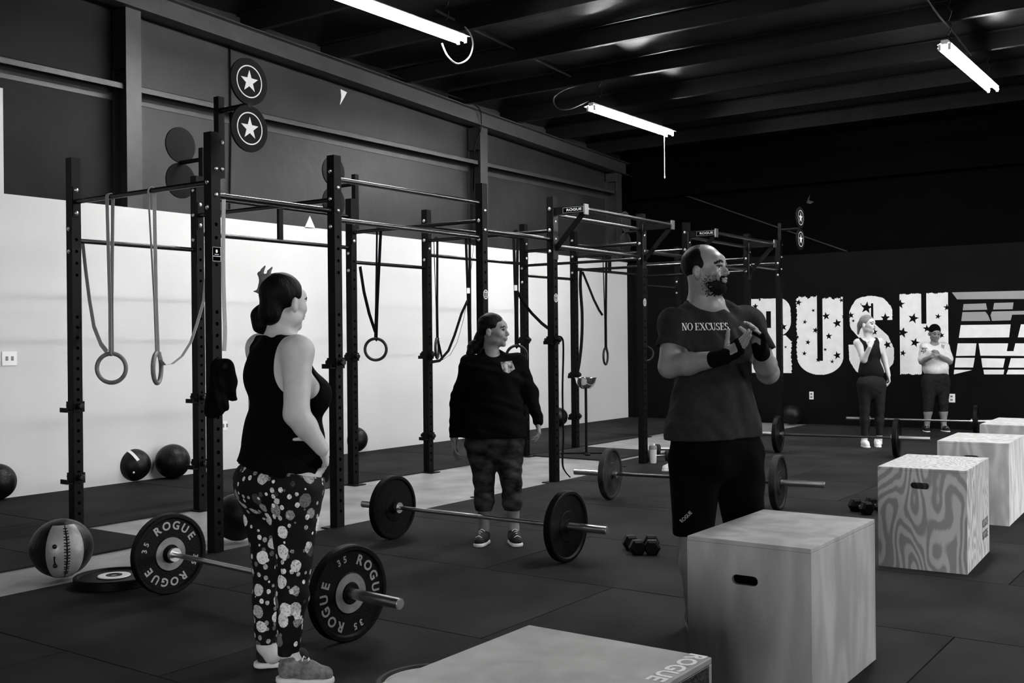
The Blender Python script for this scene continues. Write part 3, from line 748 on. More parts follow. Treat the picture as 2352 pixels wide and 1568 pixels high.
ring_set('pale grey ring hanging edge-on beside the leftmost ring', b2 + Vector((0.02, 0, 0)), (0, 1, 0), 2, at(361, 845, D2), YAW + PI / 2 + .06, [at(366, 808, D2), at(368, 826, D2), at(378, 838, D2 + .1), at(395, 836, D2 + .2), at(418, 818, D2 + .3), at(438, 786, D2 + .4), at(452, 745, D2 + .5), at(468, 690, D2 + .6), at(472, 640, D2 + .6)], 'strap_light', 'ring_wood', wid=.026, wid_side=(RX, RY, 0), R=.107, r=.016)
b3 = on_bar(870, YS[2]); D3 = b3.x * FX + b3.y * FY
ring_set('black ring facing the camera right of the front upright at centre left', b3, (1, 0, 0), 2, at(863, 802, D3), YAW, [at(827, 612, D3 + .1), at(836, 670, D3 + .05), at(848, 720, D3), at(862, 762, D3 - .02)], wid=.034, wid_side=(1, .1, 0))
b4 = on_bar(1000, YS[3]); D4 = b4.x * FX + b4.y * FY
ring_set('black ring hanging edge-on just left of the woman in the black top', b4, (1, 0, 0), 2, at(1004, 800, D4), YAW + PI / 2 - .1, [at(1008, 790, D4), at(1016, 826, D4), at(1034, 815, D4), at(1050, 786, D4), at(1064, 735, D4), at(1073, 690, D4), at(1083, 610, D4), at(1090, 545, D4)], wid=.026, wid_side=(.9, .2, 0))
b5 = on_bar(1074, YS[3]); D5 = b5.x * FX + b5.y * FY
ring_set('black ring on a buckled strap hanging behind the woman in the black top', b5, (1, 0, 0), 2, at(1080, 842, D5), YAW + .3, [at(1074, 690, D5), at(1060, 720, D5), at(1044, 770, D5), at(1030, 805, D5), at(1010, 828, D5), at(986, 832, D5 + .1)], wid=.034, buckle=.55)
b6 = on_bar(1184, YS[3]); D6 = b6.x * FX + b6.y * FY
ring_set('black ring on a buckled strap beside the face of the woman in the black top', b6, (1, 0, 0), 2, at(1187, 817, D6), YAW, [at(1188, 668, D6), at(1200, 692, D6), at(1222, 720, D6), at(1244, 742, D6 - .1), at(1262, 756, D6 - .2), at(1272, 775, D6 - .3)], wid=.034, buckle=.51)
b7 = on_bar(1388, YS[5]); D7 = b7.x * FX + b7.y * FY
ring_set('black ring turned nearly edge-on above the chalk bowl', b7, (1, 0, 0), 2, at(1391, 818, D7), YAW + 1.22, [at(1338, 624, D7 + .3), at(1352, 658, D7 + .2), at(1364, 688, D7 + .1), at(1376, 712, D7), at(1384, 724, D7)], wid=.03, wid_side=(.9, .2, 0))
b8 = on_bar(1482, YS[6]); D8 = b8.x * FX + b8.y * FY
ring_set('black ring half hidden behind the tall bright upright near the man', b8, (1, 0, 0), 2, at(1484, 812, D8), YAW, None, wid=.03)
# bands
def band(pts, label, w_=.045, m='strap_dark', side=(RX, RY, 0), name='stretch_band'):
    P = [Vector(p) for p in pts]; out = []
    for i in range(len(P) - 1):
        a, b, c, d = P[max(i - 1, 0)], P[i], P[i + 1], P[min(i + 2, len(P) - 1)]
        for k in range(5):
            t = k / 5; out.append(.5 * ((2 * b) + (c - a) * t + (2 * a - 5 * b + 4 * c - d) * t * t + (3 * b - a - 3 * c + d) * t ** 3))
    out.append(P[-1]); return tag(MB().strap(out, w_, .006, side).build(name, M[m]), label, 'band')
DF3 = XF * FX + YS[3] * FY; DB5 = XB * FX + YS[5] * FY
band([at(1277, 772, DF3 - .1), at(1290, 775, DF3 - .09), at(1294, 800, DF3 - .08), at(1292, 900, DF3 - .08), at(1294, 1000, DF3 - .08), at(1292, 1062, DF3 - .08), at(1298, 1082, DF3 - .06), at(1310, 1096, DF3 - .05)], 'long black band hanging from a front upright down to the concrete', .03)
band([at(1334, 622, DB5 + .1), at(1333, 660, DB5 + .1), at(1337, 720, DB5 + .05), at(1336, 780, DB5), at(1331, 830, DB5 - .05), at(1325, 862, DB5 - .06)], 'black band hanging down the rear upright left of the chalk bowl', .04)
DF0 = XF * FX + YS[0] * FY
band([at(511, 446, DF0 + .12), at(514, 450, DF0 + .08), at(513, 520, DF0 + .06), at(513, 620, DF0 + .06), at(515, 700, DF0 + .06), at(517, 760, DF0 + .06), at(515, 806, DF0 + .06)], 'pale strap hanging beside the front upright with the star targets', .026, 'strap_light', name='hanging_strap')
# ------------------------------------------------------------------ barbells
def plate_mb(R=.225, t=.055, lip=.012):
    h = t / 2
    return MB().lathe([(.0255, -h * .95), (.045, -h * .95), (.048, -h * .75), (R * .42, -h * .7), (R * .44, -h * .55), (R * .86, -h * .55), (R * .9, -h), (R - .006, -h), (R, -h + .006), (R, h - .006), (R - .006, h), (R * .9, h), (R * .86, h * .55), (R * .44, h * .55), (R * .42, h * .7), (.048, h * .75), (.045, h * .95), (.0255, h * .95)], 48, axis='X', closed=True)
def arc_text(mb, s, R, a0, size, sx, out, flip=False, track=1.0):
    """letters round a disc seen from +X; local plane (y right, z up), a0 = middle angle clockwise from the top"""
    n = len(s); step = size * sx * .83 * track / R
    for i, ch in enumerate(s):
        a = a0 + (i - (n - 1) / 2) * step
        m_ = Matrix.Translation((out, 0, 0)) @ FRONTX @ Matrix.Rotation(a, 4, 'Y') @ Matrix.Translation((0, 0, R))
        add_text(mb, ch, m_, size * sx, size, .03)
def barbell(c, ang, ends, plates, label, print_=False, worn=False, bar='barsteel'):
    """c = centre, ang about Z; ends and plates measured along the bar"""
    o = empty('barbell', (c[0], c[1], .225), ang, label, 'barbell', None)
    p0, p1 = plates
    MB().tube([(p0 + .03, 0, 0), (p1 - .03, 0, 0)], .0145, 14).build('shaft', M[bar], o)
    for e, p, s in ((ends[0], p0, -1), (ends[1], p1, 1)):
        q = p - s * .045
        mb = MB().tube([(q, 0, 0), (e, 0, 0)], .0255, 18); mb.tube([(e - s * .012, 0, 0), (e + s * .002, 0, 0)], .021, 18)
        mb.lathe([(.015, min(q, q - s * .02)), (.038, min(q, q - s * .02)), (.038, max(q, q - s * .02)), (.015, max(q, q - s * .02))], 18, axis='X'); mb.build('sleeve', M['barsteel'], o)
    for p in plates:
        pl = plate_mb().build('bumper_plate', M['bumper_worn' if worn else 'bumper'], o, (p, 0, 0))
        if print_:
            pl.rotation_euler = (.18 if p < 0 else -.75, 0, 0)
            MB().lathe([(.03, .0165), (.030, .0205), (.092, .0205), (.094, .0165)], 40, axis='X').lathe([(.03, -.0165), (.030, -.0205), (.092, -.0205), (.094, -.0165)], 40, axis='X').build('steel_insert', M['insert'], pl)
            for txt, a in (('ROGUE', .42), ('ROGUE', .42 + PI), ('35', .52 + PI / 2), ('35', .52 - PI / 2)):
                mb = MB(); arc_text(mb, txt, .137 if txt != '35' else .150, a, .064 if txt != '35' else .044, 1.0 if txt != '35' else .95, .0158); mb.build('plate_print', M['paint_grey'], pl)
        else:
            for a in (0.6, 2.7, 4.7):
                mb = MB(); arc_text(mb, 'LB', .15, a, .04, 1, .0158); mb.build('raised_lettering', M['bumper'], pl)
    return o
def bar_from(a, b, p1, p2, *r, **k):
    a = Vector(a); b = Vector(b); c = (a + b) / 2; d = (b - a); L = d.length; ang = math.atan2(d.y, d.x)
    dn = d.normalized(); barbell(c, ang, (-L / 2, L / 2), ((Vector(p1) - c).dot(dn), (Vector(p2) - c).dot(dn)), *r, **k)
bar_from((-5.19, 3.77), (-3.19, 3.60), (-5.05, 3.75), (-3.54, 3.62), 'barbell with white-lettered black bumper plates beside the woman in printed leggings', print_=True)
bar_from((-5.39, 5.69), (-3.34, 5.69), (-5.10, 5.69), (-3.64, 5.69), 'chrome barbell with plain black plates in front of the woman in the black top')
bar_from((-5.08, 8.09), (-2.91, 8.39), (-4.74, 8.14), (-3.28, 8.34), 'barbell with scuffed grey plates behind the man', worn=True, bar='darkbar')
bar_from((-5.25, 12.50), (-3.20, 12.78), (-4.93, 12.55), (-3.56, 12.73), 'thin-looking barbell with black plates at the white shoes of the far woman', worn=False, bar='darkbar')
bar_from((-5.05, 15.50), (-2.95, 15.80), (-4.78, 15.54), (-3.33, 15.75), 'farthest barbell lying before the woman in the beanie')

# loose plates on the floor
def floor_plate(c, label, grey=False):
    o = empty('weight_plate', (c[0], c[1], .0285), 0, label, 'weight plate')
    pl = plate_mb().build('bumper_plate', M['bumper_worn' if grey else 'bumper'], o); pl.rotation_euler = (0, PI / 2, 0)
    if not grey:
        MB().lathe([(.028, .0205), (.030, .0235), (.090, .0235), (.094, .0165)], 40).build('steel_insert', M['plastic_white'], o)
    else:
        MB().lathe([(.03, .016), (.03, .020), (.19, .020), (.192, .016)], 40, closed=True).build('worn_face', M['insert'], o)
p = fl(262, 1318, .057); floor_plate(p, 'black bumper plate with a bright steel centre lying flat beside the panelled ball')
p = fl(992, 1560, .057); floor_plate(p, 'grey-faced plate lying flat at the left of the low box in front', True)

# ------------------------------------------------------------------ balls
def ball(c, R, label, mdl='leather_black', kind=0, squash=.96):
    o = empty('medicine_ball', (c[0], c[1], R * squash), 0, label, 'ball')
    mb = MB(); n, m_ = 40, 24; vs = []; fs = []
    for i in range(m_ + 1):
        for j in range(n):
            a, b = PI * i / m_, 2 * PI * j / n
            r = R * (1 - .018 * math.exp(-((math.sin(b * 3) / .12) ** 2)) * math.sin(a))
            vs.append((r * math.sin(a) * math.cos(b), r * math.sin(a) * math.sin(b), squash * r * math.cos(a) if math.cos(a) > -.96 else -squash * R * .985))
    for i in range(m_):
        for j in range(n): fs.append((i * n + j, i * n + (j + 1) % n, (i + 1) * n + (j + 1) % n, (i + 1) * n + j))
    mb.add(vs, fs, True); sh = mb.build('shell', M[mdl], o)
    if kind == 0: sh.rotation_euler = (0, 0, 0)
    if kind == 1:      # a white stripe over the top
        T = Matrix.Rotation(YAW + .30, 4, 'Z')
        pts = [T @ Vector((-.055 * R / .17 + .11 * t, -math.sin(.35 + .85 * t) * R * .995, math.cos(.35 + .85 * t) * R * .97)) for t in [k / 8 for k in range(9)]]
        pts = [p * (R * 1.008 / p.length) for p in pts]
        MB().strap(pts, .030, .003, T @ Vector((1, 0, .3))).build('stripe', M['plastic_white'], o)
        p = T @ Vector((.04, -.92, -.35)).normalized() * R * 1.0
        MB().ball(p, (.012, .012, .012), 10, 6).build('valve', M['plastic_white'], o)
    if kind == 2:      # panelled grey and black ball with lacing
        T = Matrix.Rotation(YAW + .52, 4, 'Z')
        mb = MB(); vs = []; fs = []; nu, nv = 24, 28
        def P(az, el, k): return T @ Vector((math.sin(az) * math.cos(el), -math.cos(az) * math.cos(el), math.sin(el))) * R * k
        for nm, a0, a1, mm in (('grey_panel', -.62, .02, 'leather_grey'), ('grey_panel', .075, .62, 'leather_grey'), ('side_panel', -1.15, -.72, 'leather_black')):
            vs = []; fs = []
            e0, e1 = (-1.1, .98) if mm == 'leather_grey' else (.05, .8)
            for i in range(nu + 1):
                for j in range(nv + 1):
                    az = a0 + (a1 - a0) * i / nu; el = e0 + (e1 - e0) * j / nv
                    ed = min(i, nu - i) / 3, min(j, nv - j) / 3; k = 1.0 + .008 * min(1, min(ed))
                    vs.append(P(az * (1 + .0 * el), el, k))
            for i in range(nu):
                for j in range(nv): a = i * (nv + 1) + j; fs.append((a, a + 1, a + nv + 2, a + nv + 1))
            MB().add(vs, fs, True).build(nm, M[mm], o)
        mb = MB()
        for i in range(17):
            el = -.8 + 1.6 * i / 16; s = 1 if i % 2 else -1
            mb.tube([P(.0475 - .09, el + .02, 1.012), P(.0475, el - .02 * s, 1.016), P(.0475 + .09, el + .02, 1.012)], .0035, 5)
        mb.build('lacing', M['leather_black'], o)
        for az, el in ((-.33, .22), (-.33, -.42)):
            p = P(az, el, 1.009); MB().ball(p, (.014, .014, .014), 10, 6).build('grip_spot', M['leather_black'], o)
        mb = MB(); mb.strap([P(-.33, -.1, 1.010), P(-.33, -.36, 1.010)], .012, .003, T @ Vector((1, 0, 0))); mb.build('grip_mark', M['leather_black'], o)
    return o
ball(fl(142, 1324), .182, 'shiny medicine ball with two pale laced panels at lower left', kind=2)
ball(fl(307, 1104), .172, 'dark medicine ball with a white stripe against the pale wall', kind=1)
ball(fl(397, 1098), .178, 'plain dark medicine ball right of the striped one by the wall', squash=1.0)
ball(fl(-8, 1148), .172, 'dark ball cut by the left photo edge against the pale wall')
ball(fl(545, 1240), .172, 'black medicine ball behind the printed leggings at the rig foot')
ball(fl(815, 1038), .168, 'dark ball behind the rear upright against the pale wall')
ball(fl(1247, 977) + Vector((.3, 0, 0)), .160, 'dark ball behind the hand of the woman in the black top')
p = fl(1828, 972); ball((p.x, 16.78), .17, 'black ball on the floor against the black wall below the letter U')
c = fl(1600, 1012)

# ------------------------------------------------------------------ plywood jump boxes
def jump_box(x0, y0, wx, wy, h, m, label, rz=0.0, slot=True, stencil=None, slot_z=.15, top_text=False):
    o = empty('plyo_box', (x0 + wx / 2, y0 + wy / 2, 0), rz, label, 'box')
    t = .018; a, b = wx / 2, wy / 2
    def panel(name, lo, hi): return MB().box(lo, hi).build(name, M[m], o, bevel=.0025)
    panel('top_panel', (-a, -b, h - t), (a, b, h))
    sp = panel('side_panel', (a - t, -b + t, 0), (a, b - t, h - t))
    if top_text: sp.data.materials[0] = M['leather_black']; sp['label'] = 'black side panel'
    panel('side_panel', (-a, -b + t, 0), (-a + t, b - t, h - t))
    panel('end_panel', (-a, b - t, 0), (a, b, h - t))
    # front panel with a rounded hand slot
    zc = h - slot_z; L, r = .035, .019; cxs = -.01
    if not slot: panel('end_panel', (-a, -b, 0), (a, -b + t, h - t))
    else:
        loop = []
        for k in range(7):
            t_ = -PI / 2 + PI * k / 6; loop.append((cxs + L + r * math.cos(t_), zc + r * math.sin(t_)))
        for k in range(7):
            t_ = PI / 2 + PI * k / 6; loop.append((cxs - L + r * math.cos(t_), zc + r * math.sin(t_)))
        n = len(loop); hz = h - t
        def outer(x, z):
            dx, dz = (x - cxs) * .2, z - zc
            s = []
            if dx > 1e-9: s.append((a - cxs) / dx)
            if dx < -1e-9: s.append((-a - cxs) / dx)
            if dz > 1e-9: s.append((hz - zc) / dz)
            if dz < -1e-9: s.append((0 - zc) / dz)
            k = min(s); return (cxs + dx * k, zc + dz * k)
        ou = [outer(*p) for p in loop]
        mb = MB()
        for y in (-b, -b + t):
            vs = [(p[0], y, p[1]) for p in ou] + [(p[0], y, p[1]) for p in loop]
            mb.add(vs, [(i, (i + 1) % n, n + (i + 1) % n, n + i) for i in range(n)])
            for i in range(n):      # panel corners skipped by the fan
                p, q = ou[i], ou[(i + 1) % n]
                if abs(p[0] - q[0]) > 1e-6 and abs(p[1] - q[1]) > 1e-6:
                    cx = a if max(p[0], q[0]) > a - 1e-6 else -a; cz = hz if max(p[1], q[1]) > hz - 1e-6 else 0
                    mb.add([(p[0], y, p[1]), (cx, y, cz), (q[0], y, q[1])], [(0, 1, 2)])
        vs = [(p[0], -b, p[1]) for p in loop] + [(p[0], -b + t, p[1]) for p in loop]
        mb.add(vs, [(i, (i + 1) % n, n + (i + 1) % n, n + i) for i in range(n)])
        cs = [(-a, 0), (a, 0), (a, hz), (-a, hz)]
        vs = [(p[0], -b, p[1]) for p in cs] + [(p[0], -b + t, p[1]) for p in cs]
        mb.add(vs, [(i, (i + 1) % 4, 4 + (i + 1) % 4, 4 + i) for i in range(4)])
        mb.build('end_panel', M[m], o)
    if stencil:
        mt = Matrix.Translation((a + .001, b - .17, .19)) @ FRONTX
        mb = MB()
        for j in range(2): add_text(mb, 'ROGUE', mt @ Matrix.Translation((0, 0, -.075 * j)), .062, .075, .01)
        mb.build('stencil', M['ring_dark'], o)
    if top_text:
        mt = Matrix.Translation((a - .012, b - .16, h + .0008)) @ Matrix(((0, 0, 1, 0), (-1, 0, 0, 0), (0, -1, 0, 0), (0, 0, 0, 1)))
        vs, fs = text_geo('ROGUE', .03)
        mb = MB().add([(a - .062 + y * .072, b - .135 - x * .082, h + .0008) for x, y, z in vs], fs); mb.build('top_lettering', M['paint_white'], o)
    return o
jump_box(-1.90, 1.99, .62, .76, .51, 'ply_0', 'low box with white lettering along its top edge, cut by the bottom of the photo', slot=False, top_text=True)
jump_box(-1.918, 3.90, .51, .79, .61, 'ply_a', 'large smooth plywood jump box in front of the man', rz=-.0)
jump_box(-1.99, 6.64, .51, .80, .61, 'ply_b', 'plywood jump box with bold zigzag grain and a dark stencil', rz=.05, stencil=True, slot_z=.105)
jump_box(-2.09, 8.50, .50, .80, .61, 'ply_c', 'plywood jump box with streaky grain behind the zigzag one', rz=.04, slot_z=.12)
jump_box(-2.15, 10.27, .50, .92, .61, 'ply_c', 'farthest plywood jump box near the right photo edge', rz=.02, slot_z=.3)

# ------------------------------------------------------------------ dumbbells, bottle, bowl stand
def dumbbell(p, rz, label, r=.056, L=.075, m='bumper'):
    o = empty('dumbbell', (p[0], p[1], r * .866), rz, label, 'dumbbell')
    MB().tube([(0, -L, 0), (0, L, 0)], [.015, .015], 12).build('handle', M['chrome'], o)
    for s in (-1, 1):
        pr = [(.0, 0), (r * .72, 0), (r, .018), (r, .062), (r * .72, .08), (0, .08)]
        mt = Matrix.Translation((0, s * (L - .03), 0)) @ Matrix.Rotation(-s * PI / 2, 4, 'X') @ Matrix.Rotation(PI / 6 * 0, 4, 'Z')
        mb = MB(); n = 6
        vs = []
        for q, h in pr[1:-1]:
            for k in range(n): vs.append(mt @ Vector((q * math.cos(PI / 3 * k), q * math.sin(PI / 3 * k), h)))
        fs = [(i * n + k, i * n + (k + 1) % n, (i + 1) * n + (k + 1) % n, (i + 1) * n + k) for i in range(3) for k in range(n)] + [tuple(range(n))[::-1], tuple(range(3 * n, 4 * n))]
        mb.add(vs, fs).build('hex_head', M[m], o)
dumbbell(fl(1456, 1268), YAW + .15, 'left hex dumbbell of the pair on the mat by the man'); dumbbell(fl(1497, 1268), YAW - .1, 'right hex dumbbell of the pair on the mat by the man')
dumbbell(fl(1978, 1178), YAW + .2, 'hex dumbbell showing between the two nearest plywood boxes', .058); dumbbell(fl(2014, 1174), YAW + .2, 'dumbbell half hidden behind the zigzag-grained box', .058)
def round_bell(p, rz, label):
    r = .062; o = empty('dumbbell', (p[0], p[1], r), rz, label, 'dumbbell')
    MB().tube([(-.12, 0, 0), (.12, 0, 0)], .016, 12).build('handle', M['chrome'], o)
    for s in (-1, 1): MB().lathe([(.0, s * .07), (.05, s * .07), (r, s * .085), (r, s * .14), (.05, s * .155), (0, s * .155)], 20, axis='X').build('end_weight', M['bumper_worn'], o)
round_bell(fl(1512, 1060) + Vector((-.02, .06, 0)), YAW + .05, 'round-ended dumbbell lying behind the shaker bottle')
round_bell(fl(1516, 1046) + Vector((0, .16, 0)), YAW - .25, 'second round dumbbell behind the one by the bottle')
p = fl(1500, 1063); o = empty('shaker_bottle', (p.x, p.y, 0), 0, 'frosted shaker bottle with grey lid on the mat', 'bottle')
MB().lathe([(0, 0), (.036, 0), (.038, .01), (.043, .15), (.043, .155), (0, .155)], 24).build('cup', M['plastic_frost'], o)
MB().lathe([(0, .155), (.046, .155), (.046, .185), (.038, .198), (0, .2)], 24).build('lid', M['ring_wood'], o)
MB().lathe([(0, .2), (.015, .2), (.015, .222), (0, .224)], 14, mtx=Matrix.Translation((.012, 0, 0))).box((-.035, -.012, .2), (0, .012, .215)).build('spout_cap', M['plastic_white'], o)
p = fl(1347, 1042); o = empty('chalk_stand', (p.x, p.y, 0), YAW, 'steel chalk bowl on a thin black pole stand inside the rig', 'stand')
MB().lathe([(0, .80), (.05, .802), (.09, .83), (.118, .88), (.130, .935), (.138, .938), (.138, .942), (.126, .94), (.112, .882), (.085, .84), (.04, .815), (0, .812)], 40).build('bowl', M['chrome'], o)
MB().tube([(0, 0, 0), (0, 0, .80)], .017, 12).build('pole', M['steel'], o)
MB().box((-.32, -.03, -.012), (.2, .03, .02)).box((-.03, -.25, -.012), (.03, .25, .02)).build('foot', M['steel'], o)
# ------------------------------------------------------------------ figures: smooth distance-field solids meshed with surface nets
class Field:
    def __init__(s, lo, hi, h):
        s.lo = np.array(lo, float); s.h = h
        s.n = np.ceil((np.array(hi, float) - s.lo) / h).astype(int) + 1
        s.ax = [s.lo[i] + h * np.arange(s.n[i]) for i in range(3)]
        s.D = np.full(s.n, 0.5, np.float32)
    def _blk(s, c0, c1, pad):
        i0 = np.maximum(0, np.floor((np.minimum(c0, c1) - pad - s.lo) / s.h).astype(int)); i1 = np.minimum(s.n, np.ceil((np.maximum(c0, c1) + pad - s.lo) / s.h).astype(int) + 1)
        if (i1 <= i0).any(): return None
        sl = tuple(slice(a, b) for a, b in zip(i0, i1))
        return sl, np.meshgrid(s.ax[0][sl[0]], s.ax[1][sl[1]], s.ax[2][sl[2]], indexing='ij', sparse=True)
    def _mix(s, sl, d, k, op):
        A = s.D[sl]
        if op == 'u':
            if k > 0: hh = np.maximum(k - np.abs(A - d), 0) / k; s.D[sl] = np.minimum(A, d) - hh * hh * k * .25
            else: s.D[sl] = np.minimum(A, d)
        elif op == 's':
            d = -d
            if k > 0: hh = np.maximum(k - np.abs(A - d), 0) / k; s.D[sl] = np.maximum(A, d) + hh * hh * k * .25
            else: s.D[sl] = np.maximum(A, d)
    def cap(s, a, b, ra, rb, k=.03, n=None, f=1.0, op='u'):
        """tapered capsule; along direction n its section is scaled by f"""
        a = np.array(a, float); b = np.array(b, float); R = max(ra, rb) * max(1, f)
        q = s._blk(a, b, R + k + 2 * s.h)
        if q is None: return s
        sl, (X, Y, Z) = q; ab = b - a; L2 = max(ab @ ab, 1e-9)
        t = np.clip(((X - a[0]) * ab[0] + (Y - a[1]) * ab[1] + (Z - a[2]) * ab[2]) / L2, 0, 1)
        px, py, pz = X - a[0] - t * ab[0], Y - a[1] - t * ab[1], Z - a[2] - t * ab[2]
        r = ra + (rb - ra) * t
        if n is not None:
            n = np.array(n, float); n /= np.linalg.norm(n); c = px * n[0] + py * n[1] + pz * n[2]; g = (1 / f - 1) * c
            px, py, pz = px + g * n[0], py + g * n[1], pz + g * n[2]
            d = (np.sqrt(px * px + py * py + pz * pz) - r) * min(1, f)
        else: d = np.sqrt(px * px + py * py + pz * pz) - r
        s._mix(sl, d.astype(np.float32), k, op); return s
    def ell(s, c, r, k=.03, R=None, op='u'):
        c = np.array(c, float); r = np.array(r, float)
        q = s._blk(c, c, r.max() + k + 2 * s.h)
        if q is None: return s
        sl, (X, Y, Z) = q; x, y, z = X - c[0], Y - c[1], Z - c[2]
        if R is not None:   # rows of R = local axes
            x, y, z = [R[i][0] * x + R[i][1] * y + R[i][2] * z for i in range(3)]
        k0 = np.sqrt((x / r[0]) ** 2 + (y / r[1]) ** 2 + (z / r[2]) ** 2); k1 = np.sqrt((x / r[0] ** 2) ** 2 + (y / r[1] ** 2) ** 2 + (z / r[2] ** 2) ** 2)
        d = k0 * (k0 - 1) / np.maximum(k1, 1e-6)
        s._mix(sl, d.astype(np.float32), k, op); return s
    def plane(s, p, n, k=0.0):
        """keeps the side the normal points away from"""
        n = np.array(n, float); n /= np.linalg.norm(n)
        X, Y, Z = np.meshgrid(*s.ax, indexing='ij', sparse=True)
        d = ((X - p[0]) * n[0] + (Y - p[1]) * n[1] + (Z - p[2]) * n[2]).astype(np.float32)
        if k > 0: hh = np.maximum(k - np.abs(s.D - d), 0) / k; s.D = np.maximum(s.D, d) + hh * hh * k * .25
        else: s.D = np.maximum(s.D, d)
        return s
    def wobble(s, amp, freqs, seed=0):
        """soft folds"""
        X, Y, Z = np.meshgrid(*s.ax, indexing='ij', sparse=True); r = np.random.RandomState(seed); t = 0
        for fx, fy, fz in freqs: t = t + np.sin(X * fx + Y * fy + Z * fz + r.rand() * 6 + 1.5 * np.sin(Z * fz * .4 + X * fx * .3 + r.rand() * 6))
        s.D = s.D + (amp * t / len(freqs)).astype(np.float32); return s
    def grow(s, d): s.D = s.D - np.float32(d); return s
    def mesh(s, name):
        D = s.D; D[0] = D[-1] = .1; D[:, 0] = D[:, -1] = .1; D[:, :, 0] = D[:, :, -1] = .1
        S = D < 0; n = D.shape
        cnt = sum(S[i:n[0] - 1 + i, j:n[1] - 1 + j, k:n[2] - 1 + k].astype(np.int8) for i in (0, 1) for j in (0, 1) for k in (0, 1))
        I, J, K = np.nonzero((cnt > 0) & (cnt < 8)); m = len(I)
        idx = np.full(cnt.shape, -1, np.int32); idx[I, J, K] = np.arange(m)
        P = np.zeros((m, 3)); c = np.zeros(m)
        for ax in range(3):
            o1, o2 = [a for a in range(3) if a != ax]
            for p in (0, 1):
                for q in (0, 1):
                    off = [0, 0, 0]; off[o1] = p; off[o2] = q; e = list(off); e[ax] = 1
                    a = D[I + off[0], J + off[1], K + off[2]]; b = D[I + e[0], J + e[1], K + e[2]]
                    mk = (a < 0) != (b < 0); t = np.where(mk, a / np.where(mk, a - b, 1), 0)
                    v = np.tile(np.array(off, float), (m, 1)); v[:, ax] = t
                    P += v * mk[:, None]; c += mk
        P = P / c[:, None] + np.stack([I, J, K], 1); P = s.lo + P * s.h
        Q = []
        for ax in range(3):
            o1, o2 = [(1, 2), (2, 0), (0, 1)][ax]
            sa = [slice(None)] * 3; sb = [slice(None)] * 3; sa[ax] = slice(0, -1); sb[ax] = slice(1, None)
            A, B = S[tuple(sa)], S[tuple(sb)]
            E_ = np.stack(np.nonzero(A != B), 1); E_ = E_[(E_[:, o1] > 0) & (E_[:, o2] > 0) & (E_[:, o1] < n[o1] - 1) & (E_[:, o2] < n[o2] - 1)]
            ins = A[E_[:, 0], E_[:, 1], E_[:, 2]]
            def g(d1, d2):
                F = E_.copy(); F[:, o1] += d1; F[:, o2] += d2; return idx[F[:, 0], F[:, 1], F[:, 2]]
            q = np.stack([g(-1, -1), g(0, -1), g(0, 0), g(-1, 0)], 1); q[~ins] = q[~ins][:, ::-1]; Q.append(q)
        Q = np.concatenate(Q); Q = Q[(Q >= 0).all(1)]
        me = bpy.data.meshes.new(name); me.vertices.add(m); me.vertices.foreach_set('co', P.astype(np.float32).ravel())
        me.loops.add(len(Q) * 4); me.loops.foreach_set('vertex_index', Q.astype(np.int32).ravel())
        me.polygons.add(len(Q)); me.polygons.foreach_set('loop_start', np.arange(0, len(Q) * 4, 4, dtype=np.int32))
        me.polygons.foreach_set('use_smooth', np.ones(len(Q), bool)); me.update(calc_edges=True); me.validate()
        return me
def V3(*a): return np.array(a, float)
def unit(v): v = np.array(v, float); return v / np.linalg.norm(v)
